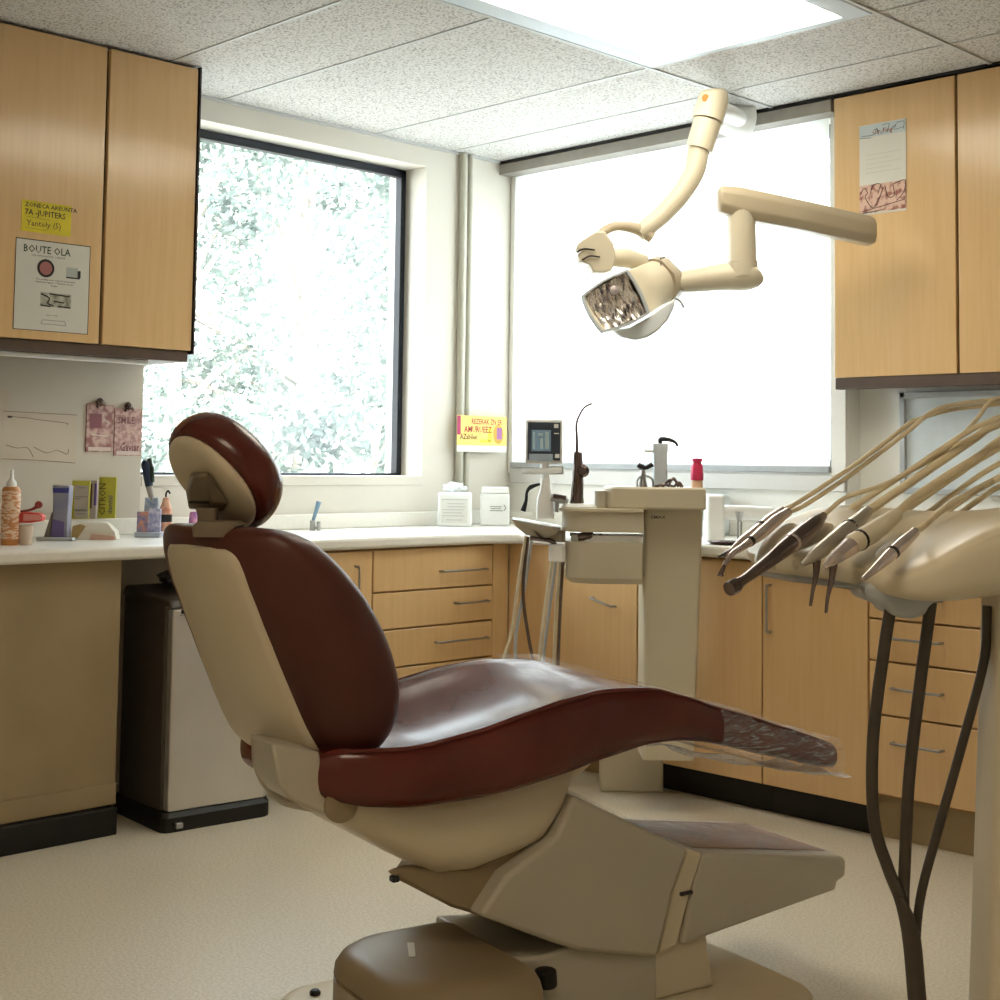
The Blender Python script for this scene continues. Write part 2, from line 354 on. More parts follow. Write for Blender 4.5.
# local frame: x along the chair towards the feet, y away from the camera side, z up
def sell(cu, cv, a, b, z, e=2.6, n=40, nb=None):
    out = []
    for i in range(n):
        t = 2*PI*i/n; c, s = math.cos(t), math.sin(t)
        out.append(V(cu+a*math.copysign(abs(c)**(2/e), c), cv+b*math.copysign(abs(s)**(2/e), s), z))
    return out
def interp(tab, x):
    if x <= tab[0][0]: return tab[0][1:]
    for p, q in zip(tab, tab[1:]):
        if x <= q[0]:
            t = (x-p[0])/(q[0]-p[0]); t = t*t*(3-2*t)*.3+t*.7
            return tuple(p[k]+(q[k]-p[k])*t for k in range(1, len(p)))
    return tab[-1][1:]
# --- seat and leg rest cushion: sections across the chair
SEAT = [ # u, half width, top at sides, top in the middle, bottom
 (-.525, .15, .600, .595, .580), (-.515, .185, .632, .622, .556), (-.48, .222, .655, .632, .546), (-.42, .252, .655, .615, .532), (-.331, .265, .656, .598, .523), (-.191, .272, .678, .602, .524),
 (-.10, .274, .700, .624, .532), (0.0, .272, .720, .650, .546), (.11, .268, .732, .686, .568), (.246, .262, .722, .700, .590), (.34, .255, .694, .686, .588), (.432, .246, .662, .662, .574),
 (.52, .240, .636, .638, .552), (.62, .232, .604, .606, .524), (.70, .226, .578, .580, .504), (.785, .222, .550, .552, .482), (.810, .218, .541, .543, .478), (.816, .208, .534, .536, .484)]
def seat_ring(u, hw, zs, zm, zb, grow=0, n=13):
    top = []; 
    for i in range(n):
        k = -1+2*i/(n-1); v = k*hw*.93; h = zm+(zs-zm)*abs(k)**2.2
        top.append(V(u, v, h+grow))
    r = (zs-zb); e = hw+grow
    side = [V(u, e*.985, zb+r*.80), V(u, e, zb+r*.55), V(u, e*.985, zb+r*.25), V(u, e*.93, zb+r*.04)]
    bot = [V(u, k*hw*.93, zb-grow) for k in (.7, .35, 0, -.35, -.7)]
    return top + side + bot + [V(p.x, -p.y, p.z) for p in side[::-1]]
us = [-.525, -.52, -.51, -.495, -.478] + [-.46+.035*i for i in range(35)] + [.765, .785, .798, .806, .811, .814]
bm = loft(bmesh.new(), [seat_ring(u, *interp(SEAT, u)) for u in sorted(us)])
sc = obj('seat_cushion', bm, LEATH, CH, sub=1)
# welt seam along the side of the cushion
for s in (-1, 1):
    pts = []
    for u in [-.50+.05*i for i in range(26)]:
        hw, zs, zm, zb = interp(SEAT, u); pts.append((u, s*(hw*.96), zb+(zs-zb)*.93))
    bm = bmesh.new(); tube(bm, pts, .0028, 6, 2); obj('piping', bm, LEATH, sc)
# --- clear plastic protector round the end of the leg rest, and a sheet on the seat
film = bpy.data.materials.new('clear_film'); film.use_nodes = True; nt = film.node_tree; nt.nodes.clear()
o_ = nt.nodes.new('ShaderNodeOutputMaterial'); mx = nt.nodes.new('ShaderNodeMixShader'); tr = nt.nodes.new('ShaderNodeBsdfTransparent'); gl = nt.nodes.new('ShaderNodeBsdfPrincipled')
gl.inputs['Base Color'].default_value = (.85, .85, .88, 1); gl.inputs['Roughness'].default_value = .16; gl.inputs['Specular IOR Level'].default_value = .9
tc = nt.nodes.new('ShaderNodeTexCoord'); mp = nt.nodes.new('ShaderNodeMapping'); mp.inputs['Scale'].default_value = (7, 22, 44); nt.links.new(tc.outputs['Object'], mp.inputs[0])
nz = nt.nodes.new('ShaderNodeTexNoise'); nz.inputs['Scale'].default_value = 3; nz.inputs['Detail'].default_value = 5; nz.inputs['Distortion'].default_value = 1.2; nt.links.new(mp.outputs[0], nz.inputs[0])
rp = nt.nodes.new('ShaderNodeValToRGB'); rp.color_ramp.elements[0].position = .45; rp.color_ramp.elements[1].position = .75
rp.color_ramp.elements[0].color = (.10, .10, .10, 1); rp.color_ramp.elements[1].color = (.5, .5, .5, 1)
nt.links.new(nz.outputs[0], rp.inputs[0]); nt.links.new(rp.outputs[0], mx.inputs[0])
bp = nt.nodes.new('ShaderNodeBump'); bp.inputs['Strength'].default_value = .5; bp.inputs['Distance'].default_value = .02; nt.links.new(nz.outputs[0], bp.inputs['Height']); nt.links.new(bp.outputs[0], gl.inputs['Normal'])
nt.links.new(tr.outputs[0], mx.inputs[1]); nt.links.new(gl.outputs[0], mx.inputs[2]); nt.links.new(mx.outputs[0], o_.inputs[0])
def film_variant(name, lo, hi, bump, sc):
    f = film.copy(); f.name = name
    for n_ in f.node_tree.nodes:
        if n_.type == 'VALTORGB': n_.color_ramp.elements[0].color = (lo, lo, lo, 1); n_.color_ramp.elements[1].color = (hi, hi, hi, 1)
        if n_.type == 'BUMP': n_.inputs['Strength'].default_value = bump
        if n_.type == 'MAPPING': n_.inputs['Scale'].default_value = sc
    return f
film2 = film_variant('smooth_film', .03, .34, .15, (3, 2.5, 3)); film3 = film_variant('bunched_film', .60, .97, .6, (3, 20, 70))
rings = []
for i in range(26):
    u = .432+.395*i/25; hw, zs, zm, zb = interp(SEAT, min(u, .80)); ring = seat_ring(u, hw, zs, zm, zb-.010-.006*(i/25), .005)
    k = .006*(1 if i not in (0, 25) else .5)
    rings.append([p+V(0, (mnoise.noise(p*22))*k, (mnoise.noise(p*31+V(5, 0, 0)))*k) for p in ring])
bm = loft(bmesh.new(), rings, cap=False)
bmesh.ops.recalc_face_normals(bm, faces=bm.faces); obj('plastic_sleeve', bm, film, CH, ang=60)
bm = bmesh.new(); g = []
for i in range(26):
    u = .28+.53*i/25; row = []
    for j in range(9):
        v = -.262+.24*j/8; hw, zs, zm, zb = interp(SEAT, u)
        row.append(bm.verts.new((u, v, zb-.004-.016*math.sin(PI*i/25)-(.022*j/8)*math.sin(PI*i/25)+.012*mnoise.noise(V(u*9, v*18, 0)))))
    g.append(row)
for a, b in zip(g, g[1:]):
    for j in range(8): bm.faces.new((a[j], a[j+1], b[j+1], b[j]))
obj('plastic_flap', bm, film3, CH, ang=60)
bm = bmesh.new(); g = []
for i in range(22):
    u = .14+.40*i/21; row = []
    for j in range(11):
        k = -.1+1.02*j/10; hw, zs, zm, zb = interp(SEAT, u); v = k*hw*.93
        row.append(bm.verts.new((u, v, zm+(zs-zm)*abs(k)**2.2+.012+.003*mnoise.noise(V(u*14, v*20, 3)))))
    g.append(row)
for a, b in zip(g, g[1:]):
    for j in range(10): bm.faces.new((a[j], a[j+1], b[j+1], b[j]))
obj('plastic_sheet', bm, film2, CH, ang=60)
# --- shell below the seat
SH = [ # u, half width, top, bottom
 (-.505, .10, .562, .530), (-.49, .125, .572, .520), (-.45, .17, .58, .500), (-.40, .195, .575, .470), (-.36, .20, .560, .440), (-.29, .20, .545, .405), (-.236, .20, .54, .378), (-.156, .20, .542, .374),
 (-.05, .20, .56, .395), (.0, .20, .57, .408), (.045, .195, .585, .450), (.075, .19, .59, .515), (.14, .185, .60, .562), (.24, .17, .605, .590)]
def rr_ring(u, hw, zt, zb, r=.03, n=4):
    r = min(r, (zt-zb)*.45, hw*.45)
    return [V(u, y, z) for y, z in rrect(-hw, hw, zb, zt, r, n)]
bm = loft(bmesh.new(), [rr_ring(u, *interp(SH, u), r=.05) for u in [-.505, -.50, -.49, -.475, -.46, -.44, -.415, -.39, -.35, -.30, -.26, -.236, -.2, -.156, -.1, -.05, 0, .025, .045, .06, .075, .1, .14, .19, .24]])
ss = obj('seat_shell', bm, SHELL, CH, ang=60)
# the crease line along the shell
# --- lift arm below
def prism_v(poly, v0, v1): return prism(bmesh.new(), [(u, v0, z) for u, z in poly], (0, v1-v0, 0))
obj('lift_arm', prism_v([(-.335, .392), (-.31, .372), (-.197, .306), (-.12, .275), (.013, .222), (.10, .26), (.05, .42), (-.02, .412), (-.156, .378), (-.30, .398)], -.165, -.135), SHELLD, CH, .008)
obj('arm_stop', B(-.334, -.318, -.168, -.15, .374, .386), RUBBER, CH, .003)
hs = obj('lift_housing', prism_v([(-.16, .296), (.013, .216), (.08, .188), (.282, .140), (.305, .20), (.327, .277), (.368, .357), (.20, .438), (.062, .506), (.045, .47), (.02, .43), (-.02, .405), (-.10, .365)], -.21, .16), SHELLG, CH, .010, 3)
# strip of housing joint
obj('joint_panel', prism_v([(.292, .140), (.335, .277), (.374, .353), (.416, .338), (.385, .262), (.345, .150)], -.198, .15), SHELL, CH, .006)
obj('joint_clip', B(.352, .386, -.204, -.196, .256, .264), DARK, hs, .002)
# --- step box at the foot end
st = obj('toe_step', prism_v([(.416, .338), (.845, .274), (.856, .262), (.852, .226), (.826, .218), (.822, .200), (.445, .160), (.36, .150), (.385, .26)], -.20, .15), SHELLG, CH, .008, 3)
bm = bmesh.new(); g = []
for i in range(17):
    u = .40+.44*i/16; row = []
    for j in range(11):
        v = -.185+.325*j/10; row.append(bm.verts.new((u, v, .338-(u-.416)*.1492+.004+.003*mnoise.noise(V(u*20, v*26, 0)))))
    g.append(row)
for a, b in zip(g, g[1:]):
    for j in range(10): bm.faces.new((a[j], a[j+1], b[j+1], b[j]))
step_pad = obj('step_pad', prism_v([(.43, .3370), (.835, .2766), (.835, .2784), (.43, .3388)], -.15, .13), mat('brown_mat', (140, 100, 66), .5, var=.12, vscale=14), st)
obj('plastic_cover', bm, film, st, ang=60)
bm = lathe(bmesh.new(), [(.0, 0), (.010, 0), (.012, .002), (.007, .003)], (.545, -.2015, .205), 16, (0, -1, 0)); obj('screw_cap', bm, SHELLG, st)
bm = bmesh.new(); g = []
for i in range(13):
    u = .07+.29*i/12; row = []
    for j in range(6):
        v = -.216+.16*j/5; row.append(bm.verts.new((u, v, .508-(u-.062)*.488+.004+.003*mnoise.noise(V(u*20, v*26, 9)))))
    g.append(row)
for a, b in zip(g, g[1:]):
    for j in range(5): bm.faces.new((a[j], a[j+1], b[j+1], b[j]))
obj('plastic_cover', bm, film, hs, ang=60)
# --- base
bm = loft(bmesh.new(), [[V(x, y, z) for x, y in rrect(-.40+q, .66-q, -.36+q, .29-q, .12, 8, (.12, .30, .10, .12))] for z, q in ((0, .0), (.028, .0), (.036, .006), (.040, .02))])
obj('base_plate', bm, SHELL, CH, ang=60)
bm = lathe(bmesh.new(), [(0, .038), (.012, .038), (.012, .046), (.008, .050), (0, .050)], (-.315, .215, 0), 14); obj('bolt_cap', bm, RUBBER, CH)
obj('base_column', prism_v([(-.075, .04), (-.075, .196), (.00, .186), (.10, .196), (.30, .15), (.30, .04)], -.19, .12), SHELLG, CH, .008, 3)
obj('pedestal_web', prism_v([(.27, .04), (.29, .15), (.385, .225), (.44, .168), (.465, .04)], -.185, .08), SHELL, CH, .01, 3)
bm = loft(bmesh.new(), [[V(x, y, z) for x, y in rrect(-.385+q, -.082-q*.2, -.34+q, .075-q, .10, 8, (.03, .03, .12, .12))] for z, q in ((.040, 0), (.150, 0), (.153, .006), (.158, .006), (.161, .0), (.178, .002), (.194, .010), (.204, .022), (.209, .036), (.2105, .05))])
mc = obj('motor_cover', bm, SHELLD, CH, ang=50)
bm = lathe(bmesh.new(), [(.0, 0), (.022, 0), (.024, .006), (.022, .034), (.0, .036)], (-.012, -.222, .138), 20); box(bm, -.065, -.02, -.235, -.19, .142, .160)
obj('pedal_knob', bm, RUBBER, CH, .003)
bm = bmesh.new()
tube(bm, [(-.30, -.335, .05), (-.27, -.375, .10), (-.22, -.38, .13), (-.20, -.36, .10), (-.24, -.37, .06), (-.28, -.375, .09), (-.22, -.385, .115), (-.17, -.375, .07), (-.15, -.345, .045)], .005, 8)
obj('cable', bm, RUBBER, CH)
bm = prism(bmesh.new(), [(-.27, -.12, .2125), (-.258, -.125, .2125), (-.225, -.06, .2135), (-.237, -.052, .2135)], (0, 0, -.003)); obj('tape_mark', bm, PAPER, mc)

# --- backrest: horizontal sections; the back is swivelled a little towards the camera side
SW = math.radians(12); SWP = V(-.52, 0, 0)
def swivel(bm):
    c, n_ = math.cos(SW), math.sin(SW)
    for v in bm.verts:
        d = v.co-SWP; v.co = V(SWP.x+.022+d.x*c-d.y*n_, SWP.y+d.x*n_+d.y*c, v.co.z)
    return bm
_obj = obj
def bobj(name, bm, *a, **k): return _obj(name, swivel(bm), *a, **k)
BK = [ # z, back surface u, front surface u, half width, exponent
 (.606, -.515, -.450, .13), (.612, -.532, -.425, .17), (.628, -.552, -.398, .20), (.655, -.574, -.370, .222), (.70, -.600, -.345, .238), (.76, -.628, -.345, .248), (.83, -.660, -.370, .252), (.90, -.690, -.412, .250),
 (.955, -.714, -.460, .244), (1.00, -.728, -.510, .232), (1.032, -.734, -.55, .215), (1.050, -.730, -.59, .195), (1.060, -.718, -.63, .165)]
NB = 48
def back_ring(z, grow=0):
    ub, uf, hw = interp(BK, z); cu = (ub+uf)/2; a = (uf-ub)/2; out = []
    for i in range(NB):
        t = 2*PI*i/NB; c, s = math.cos(t), math.sin(t); e = 2.0 if c < 0 else 3.0
        x = a*math.copysign(abs(c)**(2/e), c); y = hw*math.copysign(abs(s)**(2/2.3), s)
        if c > 0: x -= a*.28*(1-abs(s)**2)*c       # hollow for the patient's back
        q = V(x, y, 0); L = q.length or 1
        out.append(V(cu, 0, z)+q*(1+grow/L))
    return out
zs_ = [.606, .609, .613, .62, .63, .645, .66, .68, .70, .73, .76, .80, .84, .88, .92, .95, .975, 1.0, 1.02, 1.034, 1.044, 1.051, 1.057, 1.060]
bkc = bobj('backrest_cushion', loft(bmesh.new(), [back_ring(z) for z in zs_]), LEATHM, CH, sub=1, ang=60)
# cream back shell follows the cushion's back
bm = bmesh.new(); rows = []
zsh = [.598, .603, .612, .625, .645, .68, .72, .76, .80, .84, .88, .92, .95, .98, 1.000, 1.010, 1.017, 1.022]
for k, z in enumerate(zsh):
    ub, uf, hw = interp(BK, z); cu = (ub+uf)/2; a = (uf-ub)/2
    f = (z-.598)/(1.024-.598); vw = (.150-.022*f)*(1 if k > 3 else (.72, .84, .92, .98)[k]) * (1 if k < 13 else (.99, .96, .91, .84, .74)[k-13])
    row = []
    for j in range(15):
        v = vw*(-1+2*j/14); s = min(.999, abs(v)/hw)**(2.3/2); t = math.asin(min(1, s)); x = -a*math.cos(t)
        edge = abs(-1+2*j/14)
        row.append(bm.verts.new((cu+x-.012+.010*edge**4, v, z)))
    rows.append(row)
for a_, b_ in zip(rows, rows[1:]):
    for j in range(14): bm.faces.new((a_[j], a_[j+1], b_[j+1], b_[j]))
bks = bobj('backrest_shell', bm, SHELL, CH, ang=60, solid=-.02)
# --- headrest: puck facing up and forward
HA_ = (_R0*-.74+_U0*.68).normalized(); HN = (_R0*-.56-_U0*.61-_F0*.56).normalized(); HN = (HN-HA_*HN.dot(HA_)).normalized(); HV = HN.cross(HA_)
HK = .862; HC = D(218, 477, 2.76)
def head_ring(h, q):
    out = []
    for i in range(44):
        t = 2*PI*i/44; c, n_ = math.cos(t), math.sin(t)
        out.append(HC+HN*h+HA_*((.150-q)*math.copysign(abs(c)**(2/2.2), c))+HV*((.142-q)*math.copysign(abs(n_)**(2/2.2), n_)))
    return [HC+(p-HC)*HK for p in out]
bm = loft(bmesh.new(), [head_ring(-.098, .10), head_ring(-.096, .065), head_ring(-.086, .034), head_ring(-.066, .012), head_ring(-.034, .001), head_ring(-.012, 0), head_ring(.006, .004), head_ring(.014, .012), head_ring(.016, .03)])
hc = obj('headrest_cushion', bm, LEATH, CH, sub=1, ang=60, world=True)
bm = loft(bmesh.new(), [head_ring(.008, .020), head_ring(.020, .020), head_ring(.029, .026), head_ring(.037, .042), head_ring(.042, .075)])
hsx = obj('headrest_shell', bm, SHELL, CH, sub=1, ang=60, world=True)
def hpx(px, py, h):
    r_ = ray(px, py); o_ = HC+HN*h*HK; return CAM+r_*((o_-CAM).dot(HN)/r_.dot(HN))
br = [(190.5, 473), (208, 472.5), (228, 503), (223, 511), (189, 509), (186, 492)]; bi = [(192.5, 476), (205, 476), (211, 503), (209, 508), (191, 507), (188.5, 492)]
BRK = mat('bracket_plastic', (118, 104, 84), .4, var=.03)
hb = obj('headrest_bracket', loft(bmesh.new(), [[hpx(x, y, .030) for x, y in br], [hpx(x, y, .050) for x, y in br], [hpx(x, y, .072) for x, y in bi]]), BRK, CH, .004, 2, world=True)
bm = prism(bmesh.new(), [hpx(x, y, .0715) for x, y in ((190, 500.5), (209.5, 501), (209.5, 503), (190, 502.5))], HN*.0025); obj('slot', bm, RUBBER, hb, world=True)
nb_ = D(206, 508, 2.70); nt_ = D(208, 530, 2.70)
bm = loft(bmesh.new(), [[nb_.lerp(nt_, f)+_R0*x+_F0*y for x, y in rrect(-w_*HK, w_*HK, -.010, .03, .007, 3)] for f, w_ in ((0, .023), (.4, .020), (.8, .023), (1.1, .028))]); obj('neck_post', bm, BRK, CH, ang=50, world=True)
cb = D(209, 537, 2.625); bm = loft(bmesh.new(), [[cb+_U0*z+_R0*x+_F0*y for x, y in rrect(-a*HK, b*HK, -.010, .09, .007, 3)] for z, a, b in ((0, .034, .040), (.014, .036, .052), (.022, .034, .064), (.028, .026, .050))]); obj('neck_collar', bm, BRK, CH, ang=50, world=True)
# --- hinge arms from seat shell to backrest
for sd in (-1,):
    apx = [(272, 744), (300, 748), (320, 752), (324, 780), (345, 798), (352, 810), (338, 818), (318, 812), (290, 800), (279, 784)]
    pts = []
    for x_, y_ in apx:
        r_ = ray(x_, y_); vd = V(-math.sin(math.radians(77.286)), math.cos(math.radians(77.286)), 0); ud = V(math.cos(math.radians(77.286)), math.sin(math.radians(77.286)), 0); o_ = V(2.4577, -2.5049, 0)
        k = (-.19-(CAM-o_).dot(vd))/r_.dot(vd); q_ = CAM+r_*k; pts.append(((q_-o_).dot(ud), q_.z))
    va = -.19
    obj('backrest_arm', prism(bmesh.new(), [(u, va, z) for u, z in pts], (0, .11, 0)), SHELLG, CH, .006, 3)
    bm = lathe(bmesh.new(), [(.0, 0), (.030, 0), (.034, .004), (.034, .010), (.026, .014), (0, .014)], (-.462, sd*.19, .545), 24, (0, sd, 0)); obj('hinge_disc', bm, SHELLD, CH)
bm = bmesh.new(); tube(bm, [(-.578, -.06, .665), (-.573, -.06, .604), (-.552, -.06, .564), (-.518, -.06, .531), (-.46, -.08, .515)], .010, 10); obj('cable_guard', bm, SHELLG, CH)

# ================================================================== CEILING MOUNTED DENTAL LAMP
def R0(a): return _R0*a
LP = thing('dental_lamp', 'cream articulated dental lamp hanging in front of the white blind', 'dental lamp', tuple(D(690, 200, 4.95)))
K = 4.95/FPX
bm = bmesh.new(); mt = P(742, 118, 1, -.125)
prof = [(.088, 0), (.088, .02), (.076, .05), (.066, .09), (.058, .14), (.0, .145)]
lathe(bm, prof, mt+V(0, 0, -.005), 28, (-.25, -1, -.04)); obj('ceiling_mount', bm, WHITE, LP, ang=50, world=True)
a, b, c = D(714, 90, 4.97), D(707, 122, 4.96), D(699, 151, 4.95)
bm = bmesh.new(); tube(bm, [D(714.5, 92, 4.975), D(714, 97, 4.972), D(707.5, 121, 4.96)], [.036, .053, .056], 22, 5); hd = obj('pivot_cap', bm, LAMPC, LP, ang=50, world=True)
bm = bmesh.new(); tube(bm, [D(707.5, 122, 4.96), D(699, 150, 4.95)], [.0505, .048], 22); obj('pivot_sleeve', bm, LAMPC, LP, world=True, ang=50)
bm = bmesh.new(); tube(bm, [D(705, 108, 4.96), D(720, 110, 5.02), P(738, 118, 1, -.22)], .034, 14); obj('mount_link', bm, WHITE, LP, world=True)
bm = lathe(bmesh.new(), [(0, 0), (.013, .0), (.013, .004), (0, .005)], D(705.5, 98, 4.925), 18, -_F0); 
bmesh.ops.scale(bm, vec=(1, 1, 1.0), verts=bm.verts); obj('orange_button', bm, mat('orange', (232, 138, 50), .4), hd, world=True)
bm = bmesh.new(); tube(bm, [D(699, 149, 4.95), D(694, 172, 4.94), D(680, 195, 4.93), D(663, 214, 4.92), D(645, 229, 4.90), D(639, 234, 4.895)], [.038, .037, .036, .034, .032, .028], 20, 6); obj('upper_arm', bm, LAMPC, LP, world=True, ang=50)
bm = bmesh.new(); tube(bm, [D(652, 238, 4.895), D(640, 230, 4.89), D(620, 226, 4.87), D(606, 230, 4.86), D(598, 240, 4.85), D(594, 252, 4.85)], [.020, .022, .017, .017, .018, .02], 14, 6); obj('yoke', bm, LAMPD, LP, world=True)
pl = [(596, 231), (605, 231), (614, 244), (616, 258), (612, 270), (604, 273), (593, 272), (590, 265), (580, 261), (577, 254), (583, 251), (576, 249), (577, 244), (585, 238)]
obj('knuckle', prism(bmesh.new(), [D(x, y, 4.79) for x, y in pl], _F0*.10), LAMPC, LP, .016, 4, world=True)
bm = bmesh.new(); tube(bm, [D(577, 252, 4.785), D(584, 249, 4.783), D(595, 250, 4.783)], .003, 6); tube(bm, [D(582, 260, 4.785), D(590, 256, 4.783), D(600, 257, 4.783)], .003, 6); obj('knuckle_groove', bm, DARK, LP, world=True)
bm = bmesh.new(); tube(bm, [D(606, 258, 4.84), D(624, 258, 4.88), D(644, 263, 4.92)], [.03, .036, .03], 14, 5); obj('head_bridge', bm, LAMPC, LP, world=True)
fc = [D(581, 297, 4.72), D(626, 271, 4.80), D(648, 314, 4.80), D(601, 333, 4.70)]
def quad_ring(q, n=6, pull=0.0, cen=None):
    out = []
    for i in range(4):
        for k in range(n):
            p = q[i].lerp(q[(i+1) % 4], k/n); m = (q[0]+q[1]+q[2]+q[3])/4
            bul = 4*(k/n)*(1-k/n)*.010; out.append(p+(p-m).normalized()*bul)
    return out
fm = (fc[0]+fc[1]+fc[2]+fc[3])/4; q0 = quad_ring(fc)
bc = D(659, 282, 4.93); ax = (bc-fm).normalized(); sx = ax.orthogonal().normalized()
def circ(c, r, ref): # circle of 24 ordered to match ring ref
    out = []
    for p in ref:
        d = (p-fm); d = (d-ax*d.dot(ax)).normalized(); out.append(c+d*r)
    return out
mid = [fm.lerp(bc, .55)+(p-(fm))*.80 for p in q0]; mid = [a.lerp(b, .4) for a, b in zip(mid, circ(fm.lerp(bc, .55), .095, q0))]
bm = loft(bmesh.new(), [q0, [p+ax*.03+(p-fm)*.02 for p in q0], mid, circ(bc-ax*.02, .082, q0), circ(bc, .078, q0)], cap=False); hood = obj('lamp_head', bm, LAMPC, LP, sub=1, ang=70, world=True)
bm = loft(bmesh.new(), [circ(bc-ax*.012, .088, q0), circ(bc+ax*.03, .086, q0), circ(bc+ax*.045, .070, q0)]); obj('rear_collar', bm, LAMPD, LP, ang=50, world=True)
bm = bmesh.new()
for k in range(4):
    th = .9+.16*k; d = _U0*math.cos(th-1.0)+(ax.cross(_U0)).normalized()*-math.sin(th-1.0)*0; 
    p = bc+ax*(.000+.008*k)+_U0*.078-_F0*.045; tube(bm, [p-_U0*.03-_F0*.012, p], .002, 6)
obj('vent_slot', bm, DARK, hood, world=True)
# reflector with faceted strips, light and dark reflections painted into their colour
frn = (fc[1]-fc[0]).cross(fc[3]-fc[0]).normalized(); 
if frn.dot(CAM-fm) < 0: frn = -frn
bm = loft(bmesh.new(), [[p+frn*.004+(p-fm)*.03 for p in q0], [p+frn*.012+(p-fm)*.02 for p in q0], [p+frn*.012-(p-fm)*.07 for p in q0], [p+frn*.002-(p-fm)*.07 for p in q0]], cap=False)
obj('bezel', bm, GREYP, hood, world=True)
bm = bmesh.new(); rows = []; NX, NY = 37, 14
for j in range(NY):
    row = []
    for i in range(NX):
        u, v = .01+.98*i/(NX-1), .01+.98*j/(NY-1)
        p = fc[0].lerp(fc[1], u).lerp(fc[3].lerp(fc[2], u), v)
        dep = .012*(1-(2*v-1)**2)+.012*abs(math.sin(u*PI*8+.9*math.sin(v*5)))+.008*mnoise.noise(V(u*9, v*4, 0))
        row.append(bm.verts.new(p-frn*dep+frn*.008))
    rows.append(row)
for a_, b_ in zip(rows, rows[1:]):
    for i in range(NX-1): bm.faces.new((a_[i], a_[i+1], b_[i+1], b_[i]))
obj('reflector', bm, mat('mirror_painted_reflections', (96, 88, 98), .14, .8, c2=(240, 234, 228), vscale=7, stretch=(11, 11, 1.0), lo=.34, hi=.50), hood, ang=20, world=True)
bm = lathe(bmesh.new(), [(0, -.03), (.014, -.028), (.017, -.012), (.017, .004), (0, .006)], fc[0].lerp(fc[1], .62).lerp(fc[3].lerp(fc[2], .62), .25), 16, frn); obj('bulb_shield', bm, mat('bulb_grey', (190, 178, 176), .25, .8), hood, world=True)
# translucent splash shield below
sh = [(612, 330), (630, 327), (648, 317), (662, 306), (676, 298), (674, 308), (668, 320), (659, 330), (648, 337), (636, 340), (622, 337)]
obj('shield', prism(bmesh.new(), [D(x, y, 4.80) for x, y in sh], _F0*.05), mat('shield_plastic', (228, 234, 238), .3), LP, .008, 3, world=True)
bm = bmesh.new(); tube(bm, [D(674, 298, 4.82), D(680, 301, 4.82), D(684, 308, 4.82)], .005, 8); obj('shield_tab', bm, GREYP, LP, world=True)
# lower arm, upright and long swing arm
bm = bmesh.new(); tube(bm, [D(664, 283, 4.93), D(690, 281, 4.92), D(722, 277, 4.90), D(744, 275, 4.89), D(753, 273, 4.885), D(757, 270, 4.885)], [.034, .040, .048, .056, .052, .034], 18, 5); obj('lower_arm', bm, LAMPC, LP, world=True, ang=50)
bm = bmesh.new(); tube(bm, [D(743, 276, 4.885), D(742, 262, 4.885)], .054, 20); tube(bm, [D(742, 262, 4.885), D(741, 210, 4.885)], .050, 20); obj('upright', bm, LAMPC, LP, world=True, ang=50)
def arm_ring(px, py, dep, h, t):
    c = D(px, py, dep); return [c+_F0*x+_U0*z for x, z in ((-t, -h*.45), (-t, h*.5), (-t*.6, h), (t*.6, h), (t, h*.5), (t, -h*.45), (t*.6, -h), (-t*.6, -h))]
bm = loft(bmesh.new(), [arm_ring(717, 199, 4.88, .028, .035), arm_ring(720, 200, 4.88, .046, .046), arm_ring(740, 204, 4.885, .055, .05), arm_ring(800, 216, 4.90, .052, .05), arm_ring(868, 231, 4.93, .050, .048), arm_ring(874, 232, 4.93, .042, .042)])
la = obj('swing_arm', bm, LAMPD, LP, .006, 2, world=True)

def text(par, s, o, r, u, size, m, sx=1.0, name='lettering', ex=.0004):
    cu = bpy.data.curves.new('t', 'FONT'); cu.body = s; cu.size = 1; cu.extrude = 0; cu.offset = .012; cu.resolution_u = 1; to = bpy.data.objects.new('t', cu); COL.objects.link(to)
    bpy.context.view_layer.update(); me = bpy.data.meshes.new_from_object(to.evaluated_get(bpy.context.evaluated_depsgraph_get())); bpy.data.objects.remove(to)
    bm = bmesh.new(); bm.from_mesh(me); r, u = Vector(r).normalized(), Vector(u).normalized(); n_ = r.cross(u)
    for v in bm.verts: v.co = Vector(o)+r*v.co.x*size*sx+u*v.co.y*size+n_*ex
    return obj(name, bm, m, par, world=True)
# ================================================================== DENTAL UNIT WITH CUSPIDOR COLUMN
DU = thing('dental_unit', 'beige dental unit column with swing trays standing behind the chair', 'dental unit', (D(660, 783, 5.0).x, D(660, 783, 5.0).y, 0), YAW)
def ubox(px0, px1, py0, py1, d0, d1):
    c0 = D(px0, py1, d0); c1 = D(px1, py0, d0); o = V(DU.location.x, DU.location.y, 0)
    f = lambda q: ((q-o).dot(_R0), (q-o).dot(_F0), q.z)
    a, b = f(c0), f(c1); return a[0], b[0], a[1], a[1]+(d1-d0), min(a[2], b[2]), max(a[2], b[2])
def utray(name, m, px0, px1, py0, py1, d0, d1, rl=.06, rr=.008, parent=None, inset=.0, bev=.005, lip=None):
    x0, x1, y0, y1, z0, z1 = ubox(px0, px1, py0, py1, d0, d1)
    rl = min(rl, (y1-y0)*.49)
    rings = [[V(x, y, z0) for x, y in rrect(x0+inset, x1, y0+inset, y1, 0, 6, (rr, rr, rl, rl))], [V(x, y, z0+(z1-z0)*.14) for x, y in rrect(x0, x1, y0, y1, 0, 6, (rr, rr, rl, rl))], [V(x, y, z1) for x, y in rrect(x0, x1, y0, y1, 0, 6, (rr, rr, rl, rl))]]
    return obj(name, loft(bmesh.new(), rings), m, parent or DU, bev, 2, ang=50)
